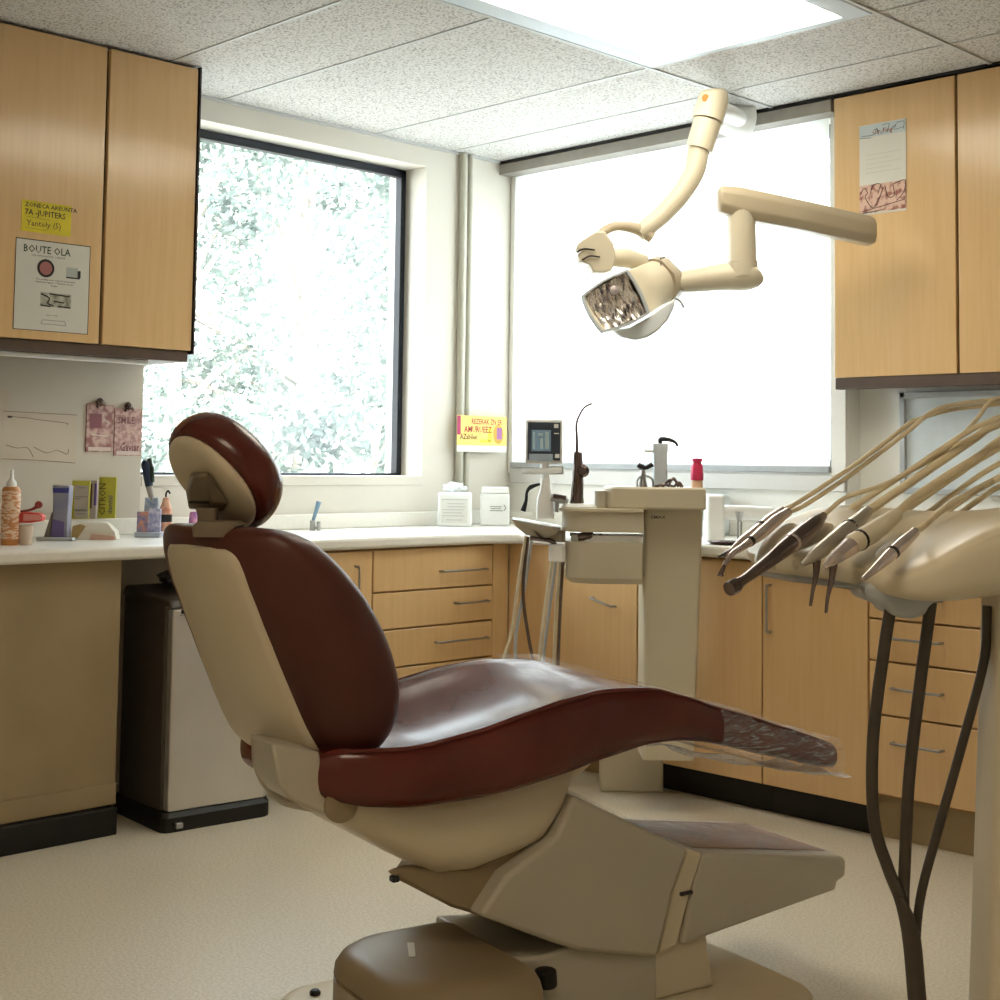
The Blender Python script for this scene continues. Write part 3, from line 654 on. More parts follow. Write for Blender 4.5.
x0, x1, y0, y1, z0, z1 = ubox(643, 706, 508, 745, 4.78, 4.98)
bm = loft(bmesh.new(), [[V(x, y, z) for x, y in rrect(x0, x1-q, y0, y1, .014, 4)] for z, q in ((.185, .03), (.20, .029), (z1, 0))])
col_ = obj('column', bm, UNITC, DU, ang=50)
bx_ = ubox(600, 664, 742, 783, 5.10, 5.155); obj('plinth_box', B(bx_[0], bx_[1], bx_[2], bx_[3], 0, .30), UNITC, DU, .008)
obj('plinth_bridge', B(x0+.01, bx_[1]-.01, y0+.06, bx_[3], .19, .29), UNITC, DU, .006)
bowl = utray('bowl_deck', UNITC, 607, 707, 488, 509, 4.76, 4.99, .075, .014, bev=.008)
bm = lathe(bmesh.new(), [(.070, 0), (.072, .004), (.060, .002), (.03, -.02), (0, -.022)], (ubox(640, 660, 480, 488, 4.87, 4.9)[0], ubox(640, 660, 480, 488, 4.87, 4.9)[2]+.02, ubox(640, 660, 480, 488, 4.76, 4.9)[4]), 28); obj('spittoon', bm, WHITE, DU)
utray('upper_tray', UNITC, 563, 644, 511, 532, 4.72, 4.92, .09, .004, bev=.005)
utray('tray_rim', SHELL, 560, 644, 509.5, 511.5, 4.715, 4.925, .09, .004, bev=.001)
utray('lower_drawer', UNITC, 566, 643, 543, 584, 4.72, 4.90, .10, .004, inset=.02, bev=.006)
utray('instrument_pan', WHITE, 572, 643, 536, 544, 4.735, 4.88, .07, .004, bev=.003)
bm = bmesh.new(); tube(bm, [D(578, 537, 4.75), D(590, 536, 4.75), D(596, 539, 4.75), D(602, 534, 4.75)], [.014, .016, .008, .004], 10); obj('valve', bm, CHROMED, DU, world=True)
bm = bmesh.new(); tube(bm, [D(570, 534, 4.80), D(605, 537, 4.78), D(643, 536, 4.78)], .006, 10); obj('rod', bm, CHROME, DU, world=True)
utray('filler_pillar', SHELLG, 595, 607, 491, 511, 4.80, 4.85, .02, .02, bev=.003)
utray('arm_boss', SHELLG, 540, 566, 530, 542, 4.80, 4.88, .035, .02, bev=.004)
# assistant's tray at the left
def tray_ring(z, g): return [V(x, y, z) for x, y in rrect(at0-g, at1+g, ay0-g, ay1+g, 0, 6, (.03, .03, .06, .06))]
at0, at1, ay0, ay1, az0, az1 = ubox(513, 560, 520, 530, 4.74, 4.90)
bm = loft(bmesh.new(), [tray_ring(az0-.012, -.045), tray_ring(az0+.012, -.008), tray_ring(az1-.006, 0)])
for v in bm.verts: v.co.z -= (v.co.x-at0)*.16
obj('assistant_tray', bm, SHELLG, DU, .003)
bm = loft(bmesh.new(), [tray_ring(az1-.008, .003), tray_ring(az1-.002, .006), tray_ring(az1+.002, .002)])
for v in bm.verts: v.co.z -= (v.co.x-at0)*.16
obj('steel_rim', bm, CHROME, DU)
bm = bmesh.new(); tube(bm, [D(530, 538, 4.80), D(551, 541, 4.80), D(556, 548, 4.80)], .008, 8); obj('hose_bracket', bm, CHROMED, DU, world=True)
utray('hose_pod', WHITE, 549, 566, 545, 562, 4.76, 4.81, .02, .02, bev=.004)
hs_ = [[(526, 536), (519, 579), (512, 630), (503, 668), (508, 725), (520, 780), (528, 800)], [(532, 537), (524, 590), (516, 634), (516, 668), (520, 720), (528, 780), (532, 801)], [(528, 537), (523, 590), (528, 634), (534, 668), (538, 715), (537, 780), (536, 800)],
      [(552, 561), (543, 623), (539, 668), (541, 715), (541, 780), (540, 799)], [(556, 562), (549, 612), (543, 668), (546, 718), (545, 780), (544, 800)], [(560, 562), (556, 612), (554, 668), (553, 715), (550, 780), (548, 801)], [(563, 562), (560, 612), (558, 668), (558, 712), (555, 780), (552, 800)]]
for i, pts in enumerate(hs_):
    bm = bmesh.new(); n_ = len(pts); tube(bm, [D(x, y, 4.79+.03*(i % 2)+.04*k/n_) for k, (x, y) in enumerate(pts)], .0058, 8, 5); obj('hose', bm, [HOSE, GREYP, CHROMED, HOSE, GREYP, HOSE, CHROMED][i], DU, world=True)
# saliva tip: slim upright suction handpiece on the tray
t = thing('suction_handpiece', 'slim upright steel suction handpiece with a bent wire tip beside the monitor', 'suction handpiece', tuple(D(577, 499, 4.80)))
q = lambda x, y, d=4.80: D(x, y, d)
bm = bmesh.new(); tube(bm, [q(577, 508), q(577, 497), q(578, 475), q(578, 452)], [.028, .022, .019, .015], 14, 3); obj('body', bm, CHROMED, t, world=True)
bm = bmesh.new(); tube(bm, [q(577, 453), q(577, 440), q(576.5, 424), q(580, 414), q(585, 407), q(592, 403.5)], [.006, .005, .0045, .004, .0035, .004], 8); obj('tip', bm, CHROMED, t, world=True)
bm = lathe(bmesh.new(), [(0, 0), (.020, .0), (.022, .01), (.014, .02), (0, .022)], q(584, 471, 4.79), 16, -_F0-_R0*.4); obj('knob', bm, CHROMED, t, world=True)
bm = lathe(bmesh.new(), [(.0, 0), (.060, 0), (.062, .01), (.05, .02), (0, .022)], D(579, 509.5, 4.80), 20); obj('holder_base', bm, WHITE, t, world=True)
text(col_, 'EMAX', D(651, 518.5, 4.777), _R0, _U0, .014, INK, 1.3)
# odd instruments on the unit
t = thing('instrument_holder', 'white instrument holder with black lever clip on the small left tray', 'instrument holder', tuple(D(535, 515, 4.82)))
bm = loft(bmesh.new(), [[D(545, 514, 4.82)+_R0*x+_F0*y+_U0*z for x, y in rrect(-w_, w_, -.03, .03, .012, 3)] for z, w_ in ((-.015, .030), (.05, .028), (.085, .018), (.12, .016))]); obj('stand', bm, WHITE, t, world=True, ang=50)
bm = bmesh.new(); tube(bm, [q(540, 484, 4.8), q(531, 487, 4.8), q(527, 492, 4.8), q(526, 501, 4.8), q(523, 511, 4.8)], [.004, .008, .005, .006, .010], 8); obj('lever', bm, RUBBER, t, world=True)
bm = bmesh.new(); tube(bm, [q(551, 497, 4.79), q(560, 499, 4.79), q(568, 502, 4.79)], [.012, .016, .010], 10); tube(bm, [q(556, 512, 4.79), q(558, 494, 4.79)], .008, 8); obj('clip', bm, GREYP, t, world=True)
bm = bmesh.new(); tube(bm, [q(553, 496, 4.78), q(566, 498, 4.78)], .008, 8); obj('grip', bm, CHROMED, t, world=True)
t = thing('monitor', 'small white framed monitor with grey screen on a white stand', 'monitor', tuple(D(545, 505, 4.86)))
def scr(px0, px1, py0, py1, d0, th, m, nm, par, bev=.004):
    a, b = D(px0, py1, d0), D(px1, py0, d0); R1 = (_R0*.985+_F0*.10).normalized(); wv = R1*((b-a).dot(_R0)); hv = _U0*(b.z-a.z)*.99
    nrm = R1.cross(_U0); pts = [a, a+wv, a+wv+hv, a+hv]
    return obj(nm, prism(bmesh.new(), pts, nrm*-th), m, par, bev, 3, world=True)
mo = scr(525.5, 564, 419, 463.5, 4.86, .03, WHITE, 'monitor_case', t, .008)
sb_ = scr(527.5, 561, 422, 460, 4.857, .002, mat('screen_bezel', (58, 66, 78), .3), 'screen_bezel', t, .001)
scr(531.5, 551, 430, 451, 4.8545, .002, mat('screen_glow', (104, 122, 132), .25, emit=(110, 134, 146), estr=.25, var=.12, vscale=30, stretch=(40, 40, 3)), 'screen', sb_, .0005)
scr(529, 553, 454, 461, 4.854, .003, mat('panel_blue_grey', (164, 178, 194), .35), 'button_panel', sb_, .002)
for (a_, b_, c_, d_) in ((554, 558.5, 424, 428), (554, 559, 433, 434), (555, 559.5, 454, 458)): scr(a_, b_, c_, d_, 4.853, .001, WHITE, 'button', sb_, .0004)
bm = bmesh.new(); 
for (a_, b_, c_, d_) in ((533, 535, 432, 449), (538, 543, 433, 436), (540, 543, 438, 449), (545, 549, 432, 449)):
    p, r_ = D(a_, d_, 4.8535), D(b_, c_, 4.8535); loft(bm, [[p, p+_R0*(r_-p).dot(_R0), p+_R0*(r_-p).dot(_R0)+_U0*(r_.z-p.z), p+_U0*(r_.z-p.z)], [x+_F0*.0004 for x in (p, p+_R0*(r_-p).dot(_R0), p+_R0*(r_-p).dot(_R0)+_U0*(r_.z-p.z), p+_U0*(r_.z-p.z))]])
obj('screen_marks', bm, mat('screen_mark', (176, 196, 200), .4), sb_, world=True)
bm = bmesh.new(); tube(bm, [D(545, 462, 4.885), D(545, 475, 4.89), D(548, 500, 4.90), D(549, 516, 4.90)], [.016, .014, .018, .02], 12); box_ = None; obj('stand', bm, WHITE, t, world=True)
bm = bmesh.new(); tube(bm, [D(522, 472, 4.88), D(545, 471, 4.88), D(562, 470, 4.88)], [.009, .012, .010], 10); obj('stand_rail', bm, WHITE, t, world=True)
obj('power_box', prism(bmesh.new(), [D(546, 466, 4.90), D(563.5, 466, 4.90), D(563.5, 474.5, 4.90), D(546, 474.5, 4.90)], _F0*.03), mat('box_grey', (160, 158, 146), .5), t, .003, world=True)
# clutter on top of the bowl deck
dk = ubox(640, 660, 480, 488, 4.76, 4.9)[4]
def deck(px, dep): p = D(px, 488, dep); return V(p.x, p.y, dk+.0005)
t = thing('soap_dispenser', 'grey white pump dispenser with black spout on the unit bowl deck', 'dispenser', tuple(deck(660, 4.84))); p = deck(660, 4.84); s_ = 4.84/FPX
bm = loft(bmesh.new(), [[p+_R0*x+_F0*y+_U0*z for x, y in rrect(-w_, w_, -.02, .02, .008, 3)] for z, w_ in ((0, .024), (.02, .024), (.115, .023), (.125, .026), (.150, .026), (.152, .022))]); obj('body', bm, mat('pale_blue_grey', (206, 214, 220), .35), t, world=True, ang=50)
bm = bmesh.new(); tube(bm, [p+_R0*.0+_U0*.150, p+_R0*.002+_U0*.166, p+_R0*.03+_U0*.165, p+_R0*.052+_U0*.156, p+_R0*.060+_U0*.143], [.006, .009, .007, .005, .004], 10); obj('spout', bm, RUBBER, t, world=True)
bm = bmesh.new(); tube(bm, [p-_R0*.02+_U0*.125, p-_R0*.055+_U0*.126], [.006, .005], 8); obj('lever', bm, WHITE, t, world=True)
t = thing('cup_filler', 'small steel cup filler tap with black lever on the bowl deck', 'tap', tuple(deck(643, 4.82))); p = deck(643, 4.82)
bm = bmesh.new(); tube(bm, [p, p+_U0*.03, p+_U0*.062], [.016, .010, .008], 12); tube(bm, [p-_R0*.02, p-_R0*.02+_U0*.025, p+_U0*.042, p+_R0*.03+_U0*.03, p+_R0*.034], .004, 8); obj('tap_body', bm, CHROME, t, world=True)
bm = bmesh.new(); tube(bm, [p-_R0*.018+_U0*.078, p-_R0*.004+_U0*.070, p+_R0*.010+_U0*.068, p+_R0*.032+_U0*.080], [.009, .011, .007, .009], 10); tube(bm, [p+_U0*.03, p+_U0*.07], .007, 8); obj('lever', bm, RUBBER, t, world=True)
t = thing('instrument_heap', 'little tangle of steel wire tips lying on the bowl deck', 'instruments', tuple(deck(672, 4.81))); p = deck(668, 4.81)
bm = bmesh.new(); 
for a_, b_, h_ in ((-.045, .02, .012), (-.02, .045, .03), (.0, .035, .034), (.02, .05, .02)): tube(bm, [p+_R0*a_+_U0*.004, p+_R0*((a_+b_)/2)+_U0*h_-_F0*.01, p+_R0*b_+_U0*.005], .0045, 8)
obj('instruments', bm, CHROMED, t, world=True)
t = thing('small_bottle', 'pink capped little bottle with peach base on the bowl deck edge', 'bottle', tuple(deck(697, 4.84))); p = deck(697, 4.84)
lt = lambda prof, nm, m, pp=None: obj(nm, lathe(bmesh.new(), prof, pp or p, 20), m, t, ang=45, world=True)
lt([(0, 0), (.019, 0), (.020, .004), (.019, .026), (0, .027)], 'base', mat('peach', (228, 190, 160), .4)); lt([(0, .027), (.021, .027), (.022, .032), (.021, .075), (.015, .084), (.015, .090), (.018, .092), (.018, .102), (0, .104)], 'cap', mat('pink', (214, 58, 98), .35))

# ================================================================== WORKTOP CLUTTER, window side
ZT = .9045
def at_y(px, yv): p = P(px, 500, 1, yv); return V(p.x, p.y, ZT)
def at_x(px, xv): p = P(px, 500, 0, xv); return V(p.x, p.y, ZT)
def dep(p): return (p-CAM).dot(_F)
def lbox(p, hw, hd, h, a=0, z0=0, tap=0):
    R_ = (_R0*math.cos(a)+_F0*math.sin(a)); F_ = (-_R0*math.sin(a)+_F0*math.cos(a)); z = V(0, 0, 1)
    return loft(bmesh.new(), [[p+R_*x*(1-k)+F_*y*(1-k)+z*zz for x, y in ((-hw, -hd), (hw, -hd), (hw, hd), (-hw, hd))] for zz, k in ((z0, 0), (z0+h, tap))])
def strokes(par, segs, m, w_=.0012, name='marks'):
    bm = bmesh.new()
    for pts in segs: tube(bm, pts, w_, 5, 3)
    return obj(name, bm, m, par, world=True)
p = at_x(455, .15); t = thing('chemical_tub', 'white printed tub with crumpled film on its lid, left of two tubs', 'tub', tuple(p)); k = dep(p)/FPX
b_ = obj('tub', lbox(p, 17*k, .055, 34*k, .0, 0, .03), WHITE, t, .010, 3, world=True); bm = bmesh.new(); bmesh.ops.create_icosphere(bm, subdivisions=3, radius=.5)
for v in bm.verts: v.co = p+V(0, 0, 38*k)+(_R0*v.co.x*22*k+_F0*v.co.y*.07+_U0*v.co.z*11*k)*(1+.5*mnoise.noise(v.co*5))
obj('crumpled_film', bm, mat('film_white', (232, 236, 236), .25), t, world=True)
lb = obj('label', lbox(p-_F0*.0555+V(0, 0, 0), 13*k, .001, 24*k, 0, 4*k), PAPER, t, .0005, world=True)
strokes(lb, [[p-_F0*.0575+_R0*(a_*k)+_U0*(z*k), p-_F0*.0575+_R0*(c_*k)+_U0*(z*k)] for z, a_, c_ in ((27, -13, 13), (23, -7, 10), (20, -7, 11), (17, -12, 9), (14, -11, 8), (11, -12, 10), (7, -8, 8))], mat('pale_ink', (172, 172, 170), .7), .0012)
p = at_x(495, .17); t = thing('chemical_tub', 'square white tub with a small black arrow label, right of two tubs', 'tub', tuple(p)); k = dep(p)/FPX
obj('tub', lbox(p, 14.5*k, .05, 32*k, .0, 0, .0), WHITE, t, .008, 3, world=True); obj('lid', lbox(p, 14*k, .049, 6*k, .0, 32.3*k, .06), WHITE, t, .005, 3, world=True)
strokes(t, [[p-_F0*.0508+_R0*(a_*k)+_U0*(z*k), p-_F0*.0508+_R0*(c_*k)+_U0*(z2*k)] for z, z2, a_, c_ in ((19, 19, -5, 7), (17, 17, -4, 6), (15, 15, -5, 8), (15, 18, 9, 11), (21, 18, 9, 11))], INK, .0013, 'arrow_label')
# little tap on the left counter
p = at_x(313, .12); t = thing('basin_tap', 'slim grey lever tap on the left worktop beneath the window', 'tap', tuple(p)); k = dep(p)/FPX
bm = bmesh.new(); tube(bm, [p, p+_U0*10*k], .011, 12); tube(bm, [p+_R0*6*k, p+_R0*6*k+_U0*9*k], .008, 12); tube(bm, [p+_U0*3*k, p+_R0*6*k+_U0*3*k], .008, 8); obj('tap_body', bm, CHROME, t, world=True)
bm = bmesh.new(); tube(bm, [p+_U0*8*k, p+_R0*4*k+_U0*22*k, p+_R0*6*k+_U0*29*k], [.006, .009, .011], 10); obj('lever', bm, mat('blue_grey', (112, 140, 160), .35), t, world=True)
bm = loft(bmesh.new(), [[V(x, y, z) for x, y in rrect(.12+g, .50-g, -1.05+g, -.55-g, .05, 5)] for z, g in ((.9045, 0), (.9065, .002), (.9065, .012), (.9052, .03))])
t = thing('inset_basin', 'pale inset basin rim let into the left worktop near the corner', 'basin', (.31, -.8, .9045)); obj('basin_rim', bm, mat('basin_white', (240, 240, 234), .2), t, world=True)
# white tap block / basin right of the unit
p = at_y(714, -.42); t = thing('sink_fitting', 'white sink fitting with horizontal spout beside the unit column', 'sink tap', tuple(p)); k = dep(p)/FPX
obj('block', lbox(p, 9*k, .04, 46*k, .1, 0, .05), WHITE, t, .012, 3, world=True)
bm = bmesh.new(); tube(bm, [p+_U0*28*k-_R0*4*k, p+_R0*20*k+_U0*29*k, p+_R0*60*k+_U0*28*k], [8*k, 7.5*k, 7*k], 16); obj('spout', bm, WHITE, t, world=True)
bm = bmesh.new(); tube(bm, [p+_R0*24*k+_U0*30*k-_F0*.03, p+_R0*24*k+_U0*20*k-_F0*.03], [.016, .008], 12); tube(bm, [p+_R0*23*k+_U0*20*k-_F0*.03, p+_R0*23*k+_U0*2*k-_F0*.03], .004, 8); tube(bm, [p+_R0*26*k+_U0*20*k-_F0*.03, p+_R0*26*k+_U0*2*k-_F0*.03], .004, 8); obj('valve', bm, CHROME, t, world=True)
p2 = at_y(724, -.56); t = thing('steel_dish', 'shallow dark steel dish on the worktop by the white sink fitting', 'dish', tuple(p2)); bm = lathe(bmesh.new(), [(.0, .002), (.045, .002), (.058, .012), (.061, .012), (.047, 0), (0, 0)], p2, 28); obj('dish', bm, CHROMED, t, world=True)
p = at_y(700, -.10); t = thing('towel_box', 'white box dispenser against the wall below the blind', 'box', tuple(p)); k = dep(p)/FPX
bm = bmesh.new(); x_ = p.x; box(bm, x_-.10, x_+.10, -.13, -.03, ZT, ZT+.165); obj('box_body', bm, mat('box_white', (226, 232, 232), .4), t, .012, 3, world=True); bm = B(x_-.09, x_+.09, -.1315, -.13, ZT+.06, ZT+.12); obj('front_label', bm, GREYP, t, .001, world=True)

# ================================================================== WORKTOP CLUTTER, left
def litem(name, label, cat, px, xv):
    p = at_x(px, xv); return thing(name, label, cat, tuple(p)), p, dep(p)/FPX
def lat(t, p, prof, nm, m, par=None, n=20): return obj(nm, lathe(bmesh.new(), prof, p, n), m, par or t, ang=45, world=True)
t, p, k = litem('squeeze_bottle', 'orange labelled squeeze bottle with white nozzle at the far left of the worktop', 'bottle', 11, .36)
lat(t, p, [(0, 0), (8.5*k, 0), (9*k, 2*k), (9*k, 55*k), (7*k, 58*k), (0, 58*k)], 'body', mat('bottle_orange', (196, 132, 74), .35, var=.06)); lat(t, p, [(9.1*k, 6*k), (9.2*k, 7*k), (9.2*k, 53*k), (9.1*k, 54*k)], 'label', mat('orange_label', (206, 140, 92), .5, c2=(232, 206, 178), vscale=45, stretch=(1, 1, 3), lo=.45, hi=.55))
lat(t, p, [(0, 58*k), (5*k, 58*k), (5*k, 62*k), (2*k, 66*k), (1.4*k, 75*k), (0, 76*k)], 'nozzle', WHITE)
t, p, k = litem('dispenser_cup', 'small clear cup under a red clamp shaped dispenser', 'dispenser', 27, .38)
lat(t, p, [(0, 0), (6*k, 0), (8*k, 20*k), (0, 20.5*k)], 'cup', mat('cup', (206, 186, 166), .3)); obj('jaw', prism(bmesh.new(), [p+_R0*x*k+_U0*z*k-_F0*.02 for x, z in ((-7, 22), (-8, 30), (-2, 33), (14, 32), (18, 29), (17, 24), (6, 22))], _F0*.04), mat('red_plastic', (206, 70, 64), .35), t, .004, 2, world=True)
obj('jaw_pad', prism(bmesh.new(), [p+_R0*x*k+_U0*z*k-_F0*.022 for x, z in ((-1, 24), (-1, 31), (14, 30.5), (17, 28), (16, 25))], _F0*.003), mat('pink_pad', (226, 150, 140), .4), t, .002, world=True)
bm = bmesh.new(); tube(bm, [p+_R0*-6*k+_U0*33*k, p+_R0*4*k+_U0*35*k, p+_R0*12*k+_U0*39*k], [.004, .004, .007], 8); lathe(bm, [(0, -.004), (.012, -.004), (.012, .004), (0, .004)], p+_R0*12*k+_U0*40*k, 16, -_F0); obj('trigger', bm, mat('dark_red', (136, 52, 44), .4), t, world=True)
t, p, k = litem('glove_box', 'blue and silver packet standing upright left of the yellow packets', 'packet', 60, .20)
obj('packet', prism(bmesh.new(), [p+_R0*x*k+_U0*z*k for x, z in ((-9, 0), (8, 0), (8, 24), (9, 54), (-8, 55), (-7, 40), (-7, 22))], _F0*.05), mat('packet_blue', (132, 134, 158), .35, c2=(156, 154, 160), vscale=12), t, .003, world=True)
obj('blue_band', prism(bmesh.new(), [p+_R0*x*k+_U0*z*k-_F0*.0012 for x, z in ((-7, 47), (8.3, 47), (8.8, 52), (-7.7, 52))], _F0*.001), mat('band_blue', (66, 66, 140), .4), t, world=True)
obj('blue_base', prism(bmesh.new(), [p+_R0*x*k+_U0*z*k-_F0*.0012 for x, z in ((-8, 3), (5, 3), (5, 18), (-6.5, 21))], _F0*.001), mat('band_violet', (106, 96, 144), .4), t, world=True)
obj('stand', prism(bmesh.new(), [p+_R0*x*k+_U0*z*k for x, z in ((-16, 0), (-9.2, 0), (-7.5, 24), (-8, 28))], _F0*.04), mat('stand_grey', (120, 112, 100), .4), t, .002, world=True)  # plain grey wedge at the side of the packet
obj('clip_foot', lbox(p-_F0*.03, 18*k, .02, 3*k, 0), GREYP, t, .002, world=True)
YEL = mat('packet_yellow', (196, 190, 70), .45, var=.05)
t, p, k = litem('sachet_box', 'yellow edged packet with grey panel, left of the two yellow packets', 'packet', 81, .032)
p.z = .9665; obj('packet', prism(bmesh.new(), [p+_R0*x*k+_U0*z*k for x, z in ((-9, 0), (8, 0), (8.5, 38), (-9.5, 38))], _F0*.012), YEL, t, .002, world=True)
pn = obj('panel', prism(bmesh.new(), [p+_R0*x*k+_U0*z*k-_F0*.001 for x, z in ((-6, 1), (7.5, 1), (7.5, 33), (-7, 34))], _F0*.001), mat('panel_grey', (186, 176, 160), .5), t, world=True)
strokes(pn, [[p+_R0*a_*k+_U0*z*k-_F0*.002, p+_R0*b_*k+_U0*z*k-_F0*.002] for z, a_, b_ in ((31, -3, 4), (22, -6, 7), (20, -6, 0), (9, -6, 6), (8, -5, 7), (5, -4, 5))], INKG, .0012)
t2 = t; t, p, k = litem('sachet', 'brown and purple striped sachet between the yellow packets', 'sachet', 93, .032)
p.z = .9665; obj('sachet', prism(bmesh.new(), [p+_R0*x*k+_U0*z*k for x, z in ((-4, 0), (3.5, 0), (4, 38), (-4, 38))], _F0*.012), mat('sachet_grey', (186, 174, 168), .4), t, .002, world=True)
strokes(t, [[p+_R0*-2.2*k+_U0*10*k-_F0*.001, p+_R0*-2*k+_U0*35*k-_F0*.001]], mat('brown_ink', (96, 62, 48), .5), .0042, 'brown_stripe'); strokes(t, [[p+_R0*2.4*k+_U0*13*k-_F0*.001, p+_R0*2.4*k+_U0*35*k-_F0*.001]], mat('purple_ink', (96, 74, 140), .5), .0042, 'purple_stripe')
t, p, k = litem('sachet_box', 'yellow packet covered in dark writing, right of the two yellow packets', 'packet', 107, .032)
p.z = .9665; obj('packet', prism(bmesh.new(), [p+_R0*x*k+_U0*z*k for x, z in ((-9, 0), (8.5, 0), (9, 41), (-8, 41))], _F0*.012), YEL, t, .002, world=True)
text(t, 'CITRON', p+_R0*-1.5*k+_U0*3*k-_F0*.001, _U0, -_R0, 9*k, mat('olive_ink', (112, 96, 40), .6), .95); text(t, 'dental', p+_R0*5.5*k+_U0*4*k-_F0*.001, _U0, -_R0, 7*k, INKG, 1.1)
t, p, k = litem('tissue_pack', 'loose white tissue pack lying in front of the yellow packets', 'tissue pack', 97, .20)
bm = loft(bmesh.new(), [[p+_R0*x*k+_F0*y+_U0*z for x, y in ((-20*g, -.05*g), (24*g, -.05*g), (20*g, .05*g), (-14*g, .05*g))] for z, g in ((0, 1), (8*k, .92), (16*k, .55), (17*k, .3))]); bmesh.ops.subdivide_edges(bm, edges=bm.edges, cuts=3)
for v in bm.verts: v.co += V(mnoise.noise(v.co*40), mnoise.noise(v.co*40+V(9, 0, 0)), 0)*.006
obj('pack', bm, mat('tissue', (222, 216, 200), .7), t, world=True)
bm = prism(bmesh.new(), [p+_R0*x*k+_U0*z*k-_F0*.055 for x, z in ((-2, 0), (24, 0), (22, 4), (0, 6))], _F0*.02); obj('pink_edge', bm, mat('pink_paper', (214, 176, 156), .6), t, world=True)
obj('ochre_end', prism(bmesh.new(), [p+_R0*x*k+_U0*z*k-_F0*.053 for x, z in ((-20, 1), (-14, 1), (-7, 13), (-12, 15), (-19, 13))], _F0*.02), mat('ochre', (176, 150, 96), .6), t, world=True)
t, p, k = litem('tool_tub', 'pale blue plastic tub of small packets at the end of the splash board', 'tub', 151, .18)
obj('tray', lbox(p, 13*k, .04, 5*k, 0), mat('tub_blue', (176, 186, 204), .3), t, .003, world=True); obj('packet', lbox(p+_R0*5*k-_F0*.01, 6*k, .012, 23*k, .1, 5*k), mat('packet_violet', (130, 130, 176), .4, c2=(200, 200, 214), vscale=60), t, .002, world=True)
obj('packet', lbox(p-_R0*6*k-_F0*.01, 6*k, .012, 20*k, -.1, 5*k), mat('packet_mixed', (110, 126, 178), .4, c2=(214, 150, 120), vscale=40), t, .002, world=True); obj('packet', lbox(p+_F0*.015, 8*k, .012, 34*k, 0, 5*k, .2), mat('packet_pale', (206, 214, 216), .3, c2=(120, 140, 176), vscale=30), t, .002, world=True)
t, p, k = litem('glue_gun', 'dark blue and black handled tool standing in the pale blue tub', 'hand tool', 148, .16)
bm = bmesh.new(); tube(bm, [p+_U0*30*k+_R0*6*k, p+_U0*52*k, p+_U0*57*k], [.008, .013, .014], 12); obj('shaft', bm, mat('tool_grey', (150, 146, 138), .4), t, world=True)
bm = bmesh.new(); tube(bm, [p+_U0*50*k+_R0*1*k, p+_U0*60*k-_R0*1*k, p+_U0*72*k-_R0*3*k, p+_U0*76*k-_R0*3*k], [4*k, 4.5*k, 5*k, 3*k], 14); obj('grip', bm, mat('tool_navy', (38, 52, 74), .35), t, world=True)
bm = bmesh.new(); tube(bm, [p+_U0*54*k+_R0*3*k, p+_U0*66*k+_R0*2.5*k, p+_U0*78*k], [3*k, 3*k, 2*k], 10); obj('cap', bm, mat('tool_green', (34, 50, 36), .4), t, world=True)
t, p, k = litem('nail_bottle', 'small peach bottle with black band and hooked nozzle beside the blue tub', 'bottle', 166, .16)
lat(t, p, [(0, 0), (6*k, 0), (6.3*k, 2*k), (6.3*k, 27*k), (4*k, 32*k), (3*k, 38*k), (0, 39*k)], 'body', mat('peach_label', (214, 172, 140), .4, c2=(190, 120, 96), vscale=60)); lat(t, p, [(6.4*k, 14*k), (6.5*k, 14.5*k), (6.5*k, 21*k), (6.4*k, 21.5*k)], 'band', RUBBER)
bm = bmesh.new(); tube(bm, [p+_U0*38*k, p+_U0*42*k, p+_U0*45*k+_R0*2*k, p+_U0*42*k+_R0*4*k], .0035, 8); obj('nozzle', bm, RUBBER, t, world=True)
t, p, k = litem('gel_tube', 'purple and pink tube standing behind the headrest neck', 'tube', 194, .10)
lat(t, p, [(0, 0), (5*k, 0), (5*k, 8*k), (4*k, 20*k), (3*k, 22*k), (0, 22*k)], 'tube', mat('purple_label', (120, 70, 150), .4, c2=(214, 150, 176), vscale=50))
t, p, k = litem('flat_box', 'flat white carton on the left worktop under the window', 'carton', 205, .14)
obj('carton', lbox(p, 24*k, .05, 9*k, .3), mat('carton_white', (228, 226, 220), .5), t, .002, world=True)

# ================================================================== NOTICES
def sheet(px0, py0, px1, py1, ax, val, m, name, label, cat, th=.0012, skew=None):
    """flat sheet on a wall plane given by its top left and bottom right pixels"""
    a, b = P(px0, py0, ax, val), P(px1, py1, ax, val); t = thing(name, label, cat, tuple(V((a.x+b.x)/2, (a.y+b.y)/2, min(a.z, b.z))))
    h = 1 if ax == 0 else 0; z1, z0 = a.z, b.z; A = V(0, 0, 0); A[ax] = val; r = V(0, 0, 0); r[h] = (1 if b[h] > a[h] else -1)
    w_ = abs(b[h]-a[h]); o = V(a.x, a.y, z0); u = V(0, 0, 1); n_ = V(1, 0, 0) if ax == 0 else V(0, -1, 0)
    pts = [o, o+r*w_, o+r*w_+u*(z1-z0), o+u*(z1-z0)]
    return t, o, r, u, w_, z1-z0, n_, obj('sheet', prism(bmesh.new(), pts, n_*th), m, t, world=True)
def patch(par, o, r, u, n_, x0, x1, z0, z1, m, name, off=.0014, th=.0003):
    return obj(name, prism(bmesh.new(), [o+r*x0+u*z0+n_*off, o+r*x1+u*z0+n_*off, o+r*x1+u*z1+n_*off, o+r*x0+u*z1+n_*off], n_*th), m, par, world=True)
